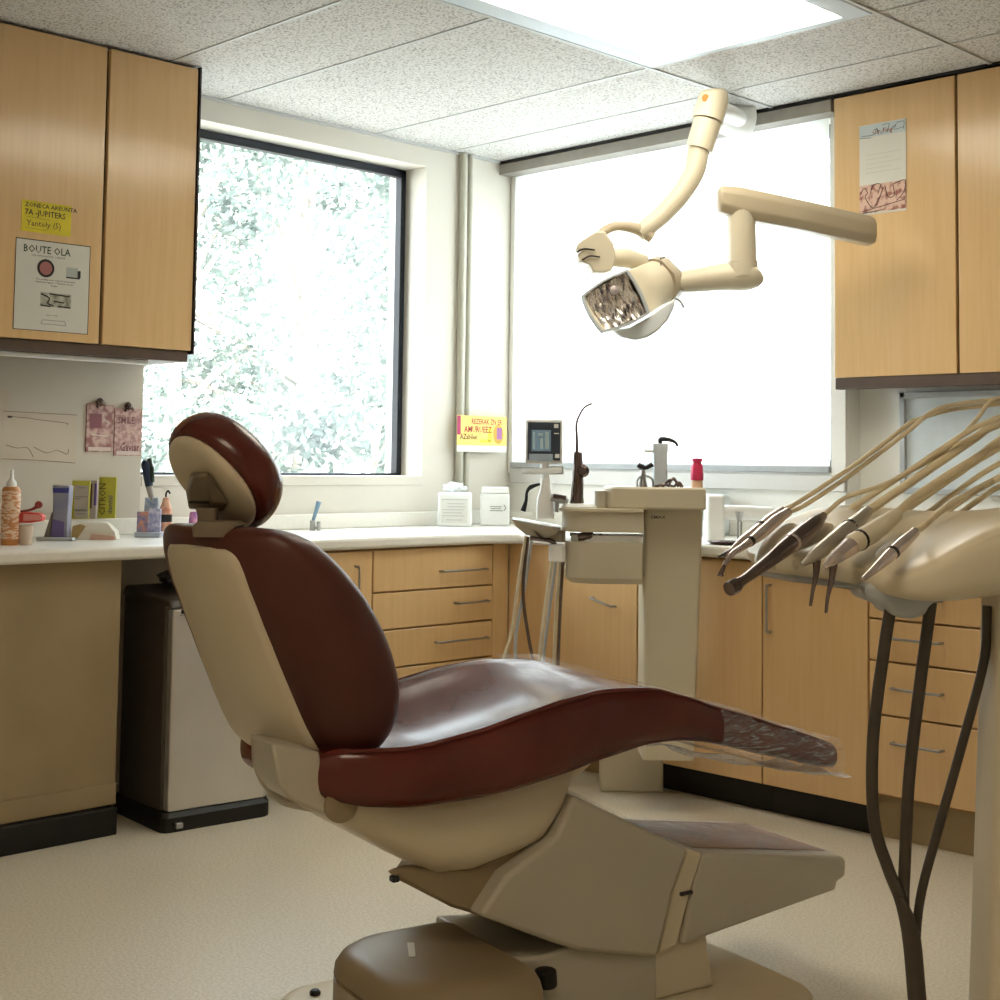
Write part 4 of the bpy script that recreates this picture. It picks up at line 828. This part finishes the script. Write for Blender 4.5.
# yellow note
t, o, r, u, W, Hh, n_, sh_ = sheet(22, 199, 70.5, 237, 0, CF+.0006, mat('yellow_paper', (214, 196, 24), .5, var=.05, vscale=12), 'paper_note', 'yellow handwritten note taped on the far left wall cabinet', 'note')
text(t, 'ZONECA AREUNTA', o+r*W*.06+u*Hh*.80, r, u, Hh*.19, INK, W/Hh*.62, ex=.0016); text(t, '7A -JUPITERS', o+r*W*.06+u*Hh*.54, r, u, Hh*.26, INK, W/Hh*.56, ex=.0016); text(t, 'Yantoly (5)', o+r*W*.10+u*Hh*.20, r, u, Hh*.26, mat('olive_ink', (112, 96, 40), .6), W/Hh*.60, ex=.0016)
strokes(t, [[o+r*W*.08+u*Hh*.48+n_*.0012, o+r*W*.58+u*Hh*.44+n_*.0012], [o+r*W*.08+u*Hh*.12+n_*.0012, o+r*W*.5+u*Hh*.10+n_*.0012]], mat('olive_ink', (112, 96, 40), .6), .0006)
# white notice
t, o, r, u, W, Hh, n_, sh_ = sheet(16.5, 238, 87, 334, 0, CF+.0006, mat('notice_paper', (206, 204, 192), .6), 'notice', 'white printed notice with small pictures below the yellow note', 'notice')
obj('dark_edge', prism(bmesh.new(), [o-r*.002-u*.002-n_*.0003, o+r*(W+.003)-u*.002-n_*.0003, o+r*(W+.003)+u*(Hh+.003)-n_*.0003, o-r*.002+u*(Hh+.003)-n_*.0003], n_*.0006), INK, t, world=True)
text(t, 'BOUTE OLA', o+r*W*.09+u*Hh*.865, r, u, Hh*.115, mat('green_ink', (52, 66, 40), .6), 1.0*W/Hh*1.02, ex=.0018)
text(t, 'cencurne prints oebatel', o+r*W*.20+u*Hh*.825, r, u, Hh*.035, INKG, 1.2, ex=.0018)
a_ = lathe(bmesh.new(), [(0, 0), (.030, 0), (.030, .0006), (0, .0008)], o+r*W*.40+u*Hh*.70+n_*.0014, 24, n_); obj('portrait_ring', a_, INK, t, world=True)
a_ = lathe(bmesh.new(), [(0, 0), (.022, 0), (.022, .0004), (0, .0006)], o+r*W*.40+u*Hh*.70+n_*.0021, 24, n_); obj('portrait_dot', a_, mat('dusty_pink', (158, 98, 92), .6), t, world=True)
patch(t, o, r, u, n_, W*.68, W*.84, Hh*.63, Hh*.74, mat('pale_grey', (170, 176, 168), .6), 'picture'); patch(t, o, r, u, n_, W*.68, W*.87, Hh*.615, Hh*.63, INK, 'picture_base'); patch(t, o, r, u, n_, W*.83, W*.88, Hh*.63, Hh*.71, INK, 'picture_side')
for zz, s in ((.565, 'The tending your of pracal enternoate'), (.535, 'treatment rapper 1 Tianserns ea aur'), (.50, 'Today')): text(t, s, o+r*W*(.27 if s != 'Today' else .47)+u*Hh*zz, r, u, Hh*.026, INK, 1.18, ex=.0018)
pic = patch(t, o, r, u, n_, W*.34, W*.76, Hh*.27, Hh*.43, mat('photo_grey', (124, 124, 108), .6, c2=(186, 186, 168), vscale=45), 'photo_strip')
strokes(pic, [[o+r*W*.35+u*Hh*.41+n_*.002, o+r*W*.46+u*Hh*.37+n_*.002, o+r*W*.44+u*Hh*.31+n_*.002, o+r*W*.52+u*Hh*.285+n_*.002], [o+r*W*.46+u*Hh*.42+n_*.002, o+r*W*.74+u*Hh*.405+n_*.002], [o+r*W*.52+u*Hh*.34+n_*.002, o+r*W*.66+u*Hh*.33+n_*.002], [o+r*W*.58+u*Hh*.285+n_*.002, o+r*W*.75+u*Hh*.28+n_*.002], [o+r*W*.35+u*Hh*.285+n_*.002, o+r*W*.48+u*Hh*.275+n_*.002]], INK, .0022, 'photo_lines')
text(t, 'saveet ouly', o+r*W*.42+u*Hh*.17, r, u, Hh*.024, INKG, 1.3, ex=.0018)
strokes(t, [[o+r*W*a1+u*Hh*b1+n_*.0014, o+r*W*a2+u*Hh*b2+n_*.0014] for a1, b1, a2, b2 in ((.36, .075, .70, .075), (.36, .075, .38, .12), (.38, .12, .68, .12), (.68, .12, .70, .075))], INKG, .0008, 'box_outline')
# sheets on the splash board
BO = .0085
t, o, r, u, W, Hh, n_, sh_ = sheet(3, 411, 75, 462, 0, BO, mat('board_paper', (206, 194, 176), .6), 'drawing', 'large faint drawing sheet pinned on the splash board, left of the pink packets', 'drawing')
strokes(t, [[o+r*W*a1+u*Hh*b1+n_*.0013 for a1, b1 in s] for s in (((.07, .9), (.40, .87)), ((.40, .86), (.85, .80), (.87, .76)), ((.05, .33), (.2, .27), (.34, .28), (.42, .1)), ((.42, .30), (.60, .18), (.74, .24), (.88, .16), (.90, .26)), ((.0, .05), (.5, .03), (1.0, -.02)), ((.0, 1.0), (1.0, .97)))], mat('brown_line', (130, 108, 88), .6), .0011)
patch(t, o, r, u, n_, W*.06, W*.12, Hh*.87, Hh*.91, INK, 'pin')
for i, (x0_, y0_, x1_, y1_, lab) in enumerate(((86.5, 404, 112, 452, 'pink patterned card packet hanging from a clip, left of the pair'), (114.5, 408, 140.5, 456, 'pink and brown lettered card packet hanging from a clip at the board edge'))):
    t, o, r, u, W, Hh, n_, sh_ = sheet(x0_, y0_, x1_, y1_, 0, BO, mat('pink_card_%d' % i, (206, 176, 166), .5, c2=(152, 104, 104) if i == 0 else (170, 130, 128), vscale=38 if i == 0 else 70, lo=.42, hi=.58), 'card_packet', lab, 'card', .006)
    t['group'] = 'pink cards on the splash board'
    bm = lathe(bmesh.new(), [(0, 0), (.012, 0), (.016, .008), (.010, .02), (0, .022)], o+r*W*.45+u*(Hh+.008)+n_*.001, 14, n_); tube(bm, [o+r*W*.35+u*(Hh-.012)+n_*.008, o+r*W*.45+u*(Hh+.014)+n_*.016, o+r*W*.65+u*(Hh-.004)+n_*.009], .005, 8); obj('clip', bm, CHROMED, t, world=True)
    patch(t, o, r, u, n_, W*.08, W*.92, Hh*.02, Hh*.10, mat('card_pale', (214, 198, 188), .5), 'bottom_strip', .0062)
    if i: text(t, 'Gaviar', o+r*W*.2+u*Hh*.10, r, u, Hh*.25, mat('plum', (110, 66, 78), .6), .7, ex=.0064); text(t, 'SMILE', o+r*W*.1+u*Hh*.68, r, u, Hh*.2, mat('plum', (110, 66, 78), .6), .8, ex=.0064)
    else: patch(t, o, r, u, n_, W*.10, W*.55, Hh*.50, Hh*.80, mat('plum_patch', (140, 88, 96), .5), 'plum_patch', .0062); strokes(t, [[o+r*W*.2+u*Hh*.36+n_*.0066, o+r*W*.8+u*Hh*.33+n_*.0066], [o+r*W*.6+u*Hh*.7+n_*.0066, o+r*W*.85+u*Hh*.6+n_*.0066]], PAPER, .0016)
t, o, r, u, W, Hh, n_, sh_ = sheet(-14, 388, 7, 462, 0, BO-.0006, mat('board_paper', (206, 194, 176), .6), 'drawing', 'plain sheet cut by the left edge of the picture', 'paper')
# corner sign, hangs flat on the left wall, in front of the pipes
t, o, r, u, W, Hh, n_, sh_ = sheet(457, 415, 506, 446, 0, .043, mat('sign_yellow', (238, 206, 110), .45, var=.04, vscale=10), 'wall_sign', 'yellow and red printed sign hung in the corner above the tubs', 'sign', .002)
Rm = mat('sign_red', (168, 34, 46), .5)
text(t, 'REZERAK ZN ER', o+r*W*.28+u*Hh*.72, r, u, Hh*.26, Rm, W/Hh*.33, ex=.0026); text(t, 'AMURUEEZ', o+r*W*.14+u*Hh*.44, r, u, Hh*.30, Rm, W/Hh*.36, ex=.0026)
text(t, 'AZabilen', o+r*W*.06+u*Hh*.20, r, u, Hh*.26, mat('sign_brown', (96, 50, 30), .5), W/Hh*.36, ex=.0026)
patch(t, o, r, u, n_, 0, W*.07, Hh*.35, Hh*.98, mat('sign_magenta', (170, 40, 90), .5), 'magenta_corner', .0022); patch(t, o, r, u, n_, W*.62, W*.70, Hh*.12, Hh*.60, mat('sign_bright', (238, 214, 60), .5), 'yellow_bar', .0022); patch(t, o, r, u, n_, W*.45, W*.66, Hh*.10, Hh*.20, mat('sign_bright', (238, 214, 60), .5), 'yellow_foot', .0022)
bm = bmesh.new(); pts = [o+r*(W*.83+.034*W/ .32*math.cos(a)*1.0)+u*(Hh*.40+Hh*.34*math.sin(a))+n_*.0022 for a in [2*PI*i/20 for i in range(20)]]; prism(bm, pts, n_*.0003); em = obj('emblem', bm, mat('sign_ochre', (206, 160, 60), .5), t, world=True); patch(em, o, r, u, n_, W*.80, W*.90, Hh*.22, Hh*.62, mat('sign_violet', (160, 100, 150), .5), 'emblem_centre', .0027)
o2 = o-u*.030; obj('white_strip', prism(bmesh.new(), [o2, o2+r*W, o2+r*W+u*.0295, o2+u*.0295], n_*.003), PAPER, t, world=True)
obj('hanger', prism(bmesh.new(), [V(.0, p_[1], p_[2]) for p_ in ((0, o.y+W*.3, o.z+Hh*.6), (0, o.y+W*.7, o.z+Hh*.6), (0, o.y+W*.7, o.z+Hh*.7), (0, o.y+W*.3, o.z+Hh*.7))], (.043, 0, 0)), GREYP, t, world=True)
# leaflet on right cabinet
t, o, r, u, W, Hh, n_, sh_ = sheet(859.5, 126.5, 906.5, 210, 1, -.1006, mat('leaflet_paper', (214, 210, 198), .6), 'leaflet', 'tall white leaflet with drawings taped to the right wall cabinet', 'leaflet')
patch(t, o, r, u, n_, 0, W, Hh*.86, Hh*.995, mat('leaflet_blue', (190, 200, 200), .6), 'header'); patch(t, o, r, u, n_, 0, W, Hh*.02, Hh*.33, mat('leaflet_art', (214, 178, 158), .6, c2=(150, 96, 84), vscale=38, lo=.5, hi=.62), 'picture')
strokes(t, [[o+r*W*a1+u*Hh*b1+n_*.002 for a1, b1 in s] for s in (((.05, .88), (.32, .88), (.38, .95), (.42, .87)), ((.5, .97), (.65, .975), (.60, .88)), ((.70, .92), (.80, .95), (.75, .90), (.95, .91)), ((.80, .97), (.96, .97), (.95, .89)), ((.48, .87), (.5, .91)), ((.0, .86), (.25, .85)))], INKG, .0011)
text(t, 'Cin Fing', o+r*W*.28+u*Hh*.885, r, u, Hh*.075, mat('rust_ink', (150, 80, 60), .6), 1.0, ex=.002)
strokes(t, [[o+r*W*.14+u*Hh*z+n_*.0014, o+r*W*(.9-.2*(i % 2))+u*Hh*(z+.004)+n_*.0014] for i, z in enumerate((.46, .51, .56, .61, .66))], mat('faint_ink', (186, 180, 166), .7), .0006, 'text_lines')
strokes(t, [[o+r*W*a1+u*Hh*b1+n_*.0022 for a1, b1 in s] for s in (((.03, .24), (.10, .30), (.18, .24), (.12, .20), (.28, .07), (.40, .14), (.52, .28)), ((.24, .24), (.30, .32), (.46, .32), (.40, .22)), ((.55, .30), (.62, .17), (.75, .18), (.72, .30)), ((.72, .30), (.98, .33), (.95, .20), (.80, .12)), ((.05, .04), (.4, .07), (.98, .12)), ((.05, .02), (.55, .04)))], mat('dark_line', (60, 44, 44), .6), .0013, 'outlines')
text(t, 'the day tips', o+r*W*.10+u*Hh*.015, r, u, Hh*.03, INKG, 1.2, ex=.002)

# ================================================================== PEDAL BIN
bin_a = math.atan2(-1.863+2.221, .706-.675); fr_ = V(math.cos(bin_a), math.sin(bin_a), 0); bk_ = V(-fr_.y, fr_.x, 0)   # along the front; towards the wall
bo = V(.675, -2.221, 0)+fr_*.185+bk_*.11
t = thing('pedal_bin', 'tall steel pedal bin with black base standing under the left worktop', 'bin', (bo.x, bo.y, 0), bin_a)
def bin_ring(z, x0, x1, y0, y1, r): return [V(x, y, z) for x, y in rrect(x0, x1, y0, y1, r, 5, (r, .02, .02, r*.5))]
bm = loft(bmesh.new(), [bin_ring(0, -.20, .205, -.135, .245, .05), bin_ring(.045, -.20, .205, -.135, .245, .05), bin_ring(.06, -.19, .20, -.12, .24, .05)]); obj('bin_base', bm, RUBBER, t, ang=40)
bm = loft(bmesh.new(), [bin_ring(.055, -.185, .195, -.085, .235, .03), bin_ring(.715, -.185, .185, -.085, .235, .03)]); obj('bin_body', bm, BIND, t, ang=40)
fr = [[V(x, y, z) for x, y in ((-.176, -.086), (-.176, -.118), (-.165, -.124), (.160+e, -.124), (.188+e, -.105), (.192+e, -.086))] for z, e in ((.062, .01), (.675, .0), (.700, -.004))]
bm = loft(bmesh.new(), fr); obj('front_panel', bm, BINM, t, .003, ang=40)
bm = loft(bmesh.new(), [[V(x, y, z) for x, y, z in ((-.187, -.126, .703), (.190, -.126, .703), (.188, .238, .717), (-.187, .238, .717))], [V(x, y, z) for x, y, z in ((-.180, -.105, .730), (.178, -.105, .730), (.178, .230, .755), (-.180, .230, .755))]]); ld = obj('bin_lid', bm, BIND, t, .008, 3)
bm = prism(bmesh.new(), [V(-.150, -.127, .687), V(.05, -.127, .687), V(.05, -.127, .699), V(-.150, -.127, .699)], (0, .006, 0)); obj('lid_slot', bm, RUBBER, t, .001)
bm = prism(bmesh.new(), [V(-.155, -.130, .680), V(.06, -.130, .680), V(.06, -.130, .685), V(-.155, -.130, .685)], (0, .008, 0)); obj('slot_lip', bm, CHROME, t, .001)
bm = B(-.16, -.135, -.150, -.13, .012, .03); obj('pedal', bm, CHROME, t, .003)
t = thing('black_bag', 'black bundle lying on top of the steel bin under the worktop', 'bag', tuple(bo+V(0, 0, .755)+bk_*.02))
bm = bmesh.new(); bmesh.ops.create_icosphere(bm, subdivisions=3, radius=1)
for v in bm.verts: v.co = bo+bk_*.02-fr_*.03+V(0, 0, .790)+(fr_*v.co.x*.12+bk_*v.co.y*.08+_U0*v.co.z*.034)*(1+.25*mnoise.noise(v.co*3))
obj('bundle', bm, RUBBER, t, world=True)

# ================================================================== DELIVERY UNIT IN THE FOREGROUND RIGHT
pb = D(1012, 700, 1.98)
DV = thing('delivery_unit', 'cream delivery unit on a post at the right edge with holders for handpieces', 'delivery unit', (pb.x, pb.y, 0), YAW)
def pr(pts, dd): return [D(x, y, d) for (x, y), d in zip(pts, dd)]
# head of the unit: sections running left to right
secs = [ # px, back-top y, front-top y, front-bottom y, back-bottom y, depth back, depth front
 (747, 546, 552, 555, 556, 2.22, 2.18), (756, 534, 553, 566, 572, 2.24, 2.12), (775, 518, 552, 574, 577, 2.26, 2.06), (800, 503, 552, 578, 579, 2.28, 2.02), (832, 493, 556, 583, 582, 2.28, 1.98), (862, 492, 566, 588, 584, 2.28, 1.94),
 (890, 495, 574, 599, 586, 2.28, 1.90), (920, 499, 566, 605, 588, 2.28, 1.88), (950, 503, 548, 605, 590, 2.28, 1.86), (985, 505, 526, 600, 592, 2.28, 1.86), (1030, 500, 512, 592, 590, 2.28, 1.86), (1080, 500, 510, 590, 588, 2.28, 1.86)]
rings = []
for px, a_, b_, c_, d_, db, df in secs:
    A_, B_, C_, D_ = D(px, a_, db), D(px, b_, df), D(px, c_, df+.01), D(px, d_, db)
    rings.append([A_, A_.lerp(B_, .33), A_.lerp(B_, .66), A_.lerp(B_, .92), B_.lerp(C_, .12), B_.lerp(C_, .5), B_.lerp(C_, .88), C_.lerp(D_, .08), C_.lerp(D_, .5), D_])
hd_ = obj('instrument_head', loft(bmesh.new(), rings), LAMPC, DV, sub=2, ang=70, world=True)
bm = bmesh.new(); tube(bm, [D(752, 572, 2.06), D(790, 578, 2.02), D(830, 583, 1.97), D(864, 589, 1.93)], [.003, .005, .005, .004], 10); obj('steel_edge', bm, CHROME, DV, world=True)
for i, (px, py, dd, w_) in enumerate(((778, 548, 2.12, .036), (815, 548, 2.09, .042), (850, 552, 2.06, .045), (893, 566, 2.0, .052))):
    bm = bmesh.new(); bmesh.ops.create_icosphere(bm, subdivisions=4, radius=1)
    c = D(px, py, dd); d1 = (D(px+34, py-34, dd+.12)-c).normalized(); d2 = (_R0-d1*_R0.dot(d1)).normalized(); d3 = d1.cross(d2)
    for v in bm.verts: v.co = c+d1*v.co.x*.075+d2*v.co.y*w_*.62+d3*v.co.z*.030
    obj('holder_lobe', bm, LAMPC, DV, world=True)
# under-slung socket with dark hoses
obj('socket', prism(bmesh.new(), [D(x, y, 1.93) for x, y in ((860, 584), (868, 602), (886, 606), (892, 616), (912, 620), (926, 616), (932, 604), (944, 600), (930, 588), (890, 582))], _F0*.09), GREYP, DV, .008, 3, world=True)
dh = [[(892, 600), (884, 650), (873, 740), (874, 820), (888, 868), (902, 905), (912, 960), (918, 1010), (930, 1120), (968, 1250), (1000, 1278)], [(931, 602), (918, 700), (909, 780), (905, 860), (904, 910), (914, 960), (920, 1010), (934, 1120), (970, 1250), (1002, 1280)], [(987, 606), (984, 660), (962, 745), (938, 830), (920, 900), (916, 960), (922, 1010), (937, 1120), (972, 1250), (1004, 1282)]]
for i, pts in enumerate(dh):
    bm = bmesh.new(); tube(bm, [D(x, y, 1.95+.006*i) for x, y in pts], [.0085]*len(pts) if i < 2 else [.0065]*len(pts), 12, 6); obj('supply_hose', bm, HOSED, DV, world=True)
bm = bmesh.new(); tube(bm, [D(900, 897, 1.945), D(911, 935, 1.945), D(918, 1010, 1.945)], [.006, .013, .013], 12); obj('hose_sleeve', bm, HOSED, DV, world=True)
bm = bmesh.new(); q1, q2, q3 = D(990, 600, 1.97), D(976, 1000, 1.97), D(966, 1300, 1.97); w2 = .12
bm = loft(bmesh.new(), [[V(q.x, q.y, z)+_R0*x+_F0*y for x, y in rrect(0, w2, -.05, .05, .02, 4)] for q, z in ((q1, 1.02), (q1.lerp(q2, .5), .70), (q2, .42), (q3, .03))]); obj('post', bm, UNITC, DV, ang=50, world=True)
bc_ = V(q3.x, q3.y, 0)+_R0*.1
bm = loft(bmesh.new(), [[V(bc_.x, bc_.y, z)+_R0*x+_F0*y for x, y in rrect(-.16+g, .16-g, -.16+g, .16-g, .06, 6)] for z, g in ((0, 0), (.03, 0), (.045, .02))]); obj('foot_plate', bm, UNITC, DV, ang=50, world=True)
# hoses arching over the unit
bm = bmesh.new(); a_ = D(1085, 395, 2.34)
obj('whip_arm', loft(bmesh.new(), [[D(1085, 520, 2.25)+_R0*x+_F0*y for x, y in rrect(-.02, .02, -.10, .10, .01, 3)], [D(1085, 395, 2.25)+_R0*x+_F0*y for x, y in rrect(-.02, .02, -.10, .10, .01, 3)]]), UNITC, DV, world=True)
extra = [[(840, 516), (909, 471), (946, 446), (985, 423), (1085, 385)], [(838, 516), (898, 478), (940, 455), (1000, 425), (1085, 400)], [(915, 522), (960, 489), (1000, 463), (1085, 420)], [(930, 524), (970, 495), (1000, 478), (1085, 430)], [(942, 526), (980, 499), (1000, 486), (1085, 440)], [(890, 522), (950, 480), (1000, 448), (1085, 410)]]
for i, pts in enumerate(extra):
    bm = bmesh.new(); tube(bm, [D(x, y, 2.20+.02*(i % 3)) for x, y in pts], .0046, 10, 5); obj('hose', bm, HOSE, DV, world=True)
def handpiece(label, body, dps, rad, m, hose, hr=.0036, hm=None, burr=None, tipm=None, grp='handpieces on the delivery unit', hd0=2.14):
    p0 = D(body[-1][0], body[-1][1], dps[-1]); t = thing('dental_handpiece', label, 'handpiece', tuple(D(*body[0], dps[0])), 0, grp)
    bm = bmesh.new(); tube(bm, [D(x, y, d) for (x, y), d in zip(body, dps)], rad, 14, 4); h = obj('handpiece_body', bm, m, t, world=True, ang=50)
    bm = bmesh.new(); n_ = len(hose); tube(bm, [D(x, y, hd0+(2.30-hd0)*k/(n_-1)) for k, (x, y) in enumerate(hose)], hr, 10, 6); obj('hose', bm, hm or HOSE, t, world=True)
    c_ = (len(body)-1)//2; m0, m1 = D(*body[c_], dps[c_]), D(*body[c_+1], dps[c_+1]); r0 = rad[c_]*1.04+.0004
    bm = bmesh.new(); tube(bm, [m0.lerp(m1, .30), m0.lerp(m1, .42)], [r0+(rad[c_+1]-rad[c_])*.3, r0+(rad[c_+1]-rad[c_])*.42], 14); obj('grip_ring', bm, RUBBER if m is not CHROMED else STEELP, t, world=True)
    if burr: bm = bmesh.new(); tube(bm, [D(x, y, d) for x, y, d in burr[0]], burr[1], 10, 4); obj('burr', bm, CHROMED, t, world=True)
    if tipm: bm = bmesh.new(); tube(bm, [D(x, y, d) for x, y, d in tipm[0]], tipm[1], 10, 4); obj('tip', bm, tipm[2], t, world=True)
    return t
STEELP = mat('rosy_steel', (222, 208, 204), .2, .85, var=.04)
handpiece('slim steel handpiece with dark pointed tip, first in the row', [(730, 553), (742, 541), (756, 531), (770, 519), (783, 510)], [1.99, 2.02, 2.06, 2.10, 2.14], [.004, .0065, .008, .008, .006], STEELP, [(783, 510), (800, 501), (850, 468), (888, 440), (907, 425), (919, 419), (950, 410), (1000, 404), (1080, 396)], tipm=([(719.5, 556.5, 1.96), (731, 552, 1.99)], [.0025, .005], CHROMED))
handpiece('slim handpiece with hooked ball tip, second in the row', [(724, 566), (732, 554), (744, 546), (760, 534), (775, 521), (788, 512)], [1.95, 1.97, 2.0, 2.05, 2.09, 2.12], [.003, .004, .0055, .009, .009, .007], STEELP, [(788, 512), (805, 505), (850, 475), (907, 432), (930, 413), (952, 405), (1000, 399), (1080, 392)], tipm=([(724, 567, 1.95), (721, 573, 1.95), (720.5, 576, 1.95)], [.003, .0035, .005], CHROMED))
handpiece('thick dark steel handpiece with round head, longest in the row', [(731, 588), (745, 579), (769, 561), (785, 548), (803, 534), (815, 523), (823, 516)], [1.90, 1.92, 1.96, 1.99, 2.03, 2.06, 2.09], [.0105, .0068, .0095, .0125, .0145, .0115, .0065], CHROMED, [(823, 516), (845, 498), (880, 486), (910, 471), (952, 444), (976, 420), (989, 403), (1005, 398), (1040, 405)], tipm=([(729, 589, 1.895), (736, 585, 1.905)], [.010, .011], CHROMED))
handpiece('flat cream and silver handpiece with a hanging burr, fourth in the row', [(802, 565), (818, 553), (844, 533), (860, 519), (868, 511)], [1.93, 1.95, 1.99, 2.03, 2.06], [.003, .010, .013, .010, .008], mat('satin_steel', (196, 190, 178), .32, .85), [(868, 511), (905, 486), (946, 458), (975, 438), (1000, 420), (1060, 392)], .0068, burr=([(817, 560, 1.945), (816, 575, 1.945), (813, 590, 1.94), (810.5, 606, 1.94)], [.006, .0042, .0028, .0022]))
handpiece('cream handled handpiece with dark collar and hanging burr, fifth in the row', [(824, 567), (836, 556), (850, 547), (854, 543), (868, 535), (884, 524), (896, 515)], [1.90, 1.91, 1.93, 1.94, 1.97, 2.01, 2.05], [.004, .009, .011, .014, .015, .013, .010], LAMPC, [(894, 516), (915, 497), (946, 476), (980, 455), (1000, 440), (1060, 405)], .0062, burr=([(834, 561, 1.91), (832, 578, 1.91), (828, 596, 1.905), (826, 613, 1.90)], [.006, .0042, .0028, .0022]), tipm=([(824, 567, 1.90), (838, 556, 1.905), (851, 546, 1.925)], [.004, .0095, .0125], STEELP))
handpiece('steel scaler handpiece lying nearest the front corner, last in the row', [(863, 579), (876, 568), (888, 557), (902, 544), (915, 532)], [1.84, 1.86, 1.88, 1.90, 1.93], [.003, .006, .0085, .009, .007], STEELP, [(915, 532), (926, 524), (945, 508), (975, 490), (1005, 474), (1060, 440)], .005, hd0=1.94)

# ================================================================== OUTSIDE
tag(obj('lawn', B(-40, -.3, -30, 30, -.5, -.4), mat('pale_ground', (150, 150, 146), .9, var=.08, vscale=1)), 'pale sunlit ground outside the left window', 'ground')['kind'] = 'structure'
LEAF = bpy.data.materials.new('leaves'); LEAF.use_nodes = True; nt = LEAF.node_tree; b = nt.nodes['Principled BSDF']
oi = nt.nodes.new('ShaderNodeTexCoord'); nz = nt.nodes.new('ShaderNodeTexNoise'); nz.inputs['Scale'].default_value = 1.6; nt.links.new(oi.outputs['Object'], nz.inputs[0])
rp = nt.nodes.new('ShaderNodeValToRGB'); rp.color_ramp.elements[0].color = srgb((96, 108, 105)); rp.color_ramp.elements[1].color = srgb((126, 139, 128)); nt.links.new(nz.outputs[0], rp.inputs[0]); nt.links.new(rp.outputs[0], b.inputs['Base Color']); b.inputs['Roughness'].default_value = .6
BARK = mat('bark', (150, 142, 130), .8, var=.15)
def tree(label, x, y, h, spread, n_clumps, per, leaf, seed, low=.25, cat='tree', name='tree', trunk_r=.14):
    rnd = random.Random(seed); t = thing(name, label, cat, (x, y, -.4), 0, 'trees outside the left window')
    bm = bmesh.new(); top = V(rnd.uniform(-.2, .2), rnd.uniform(-.2, .2), h*.8); tube(bm, [V(0, 0, 0), V(.05, .03, h*.25), V(-.05, .05, h*.5), top], [trunk_r, trunk_r*.8, trunk_r*.55, trunk_r*.2], 10, 4); obj('trunk', bm, BARK, t)
    cl = []; br = bmesh.new()
    for i in range(n_clumps):
        a = rnd.uniform(0, 2*PI); f = rnd.uniform(low, 1); rr = spread*math.sqrt(max(.05, 1-(2*abs(f-(low+1)/2)/(1.05-low))**2))*rnd.uniform(.35, 1)
        c = V(math.cos(a)*rr, math.sin(a)*rr, h*f); cl.append((c, rnd.uniform(.28, .62)*spread*.42)); s = V(0, 0, max(.3, h*f*.72)); tube(br, [s, s.lerp(c, .5)+V(0, 0, .1), c], [trunk_r*.3, trunk_r*.18, .008], 5, 3)
    obj('branches', br, BARK, t)
    bm = bmesh.new()
    for c, r in cl:
        for k in range(per):
            d = V(rnd.gauss(0, 1), rnd.gauss(0, 1), rnd.gauss(0, .7)).normalized()*r*rnd.uniform(.35, 1.1); p = c+d
            u = V(rnd.gauss(0, 1), rnd.gauss(0, 1), rnd.gauss(0, 1)).normalized(); w_ = u.orthogonal().normalized(); s = leaf*rnd.uniform(.6, 1.3)
            vs = [bm.verts.new(p+q_) for q_ in (-u*s, w_*s*.45, u*s, -w_*s*.45)]; bm.faces.new(vs)
    obj('foliage', bm, LEAF, t)
tree('broad leafy tree filling the middle of the left window', -6.2, 3.4, 6.2, 2.3, 34, 300, .055, 3, .28)
tree('leafy tree with pale trunk at the right side of the window', -5.4, 5.6, 5.2, 1.7, 22, 290, .05, 5, .34)
tree('tree seen beside the wall cabinet through the window', -5.6, 1.6, 4.6, 1.5, 20, 290, .048, 8, .22)
tree('taller hazy tree behind the others', -11.5, 7.5, 7.5, 2.8, 30, 240, .09, 11, .2)
tree('low bushy shrub at the bottom of the window view', -4.6, 3.0, 2.3, 1.2, 20, 200, .06, 21, .2, 'shrub', 'shrub', .05)
tree('low shrub beneath the right hand tree', -7.5, 7.0, 2.6, 1.4, 20, 200, .07, 23, .2, 'shrub', 'shrub', .05)
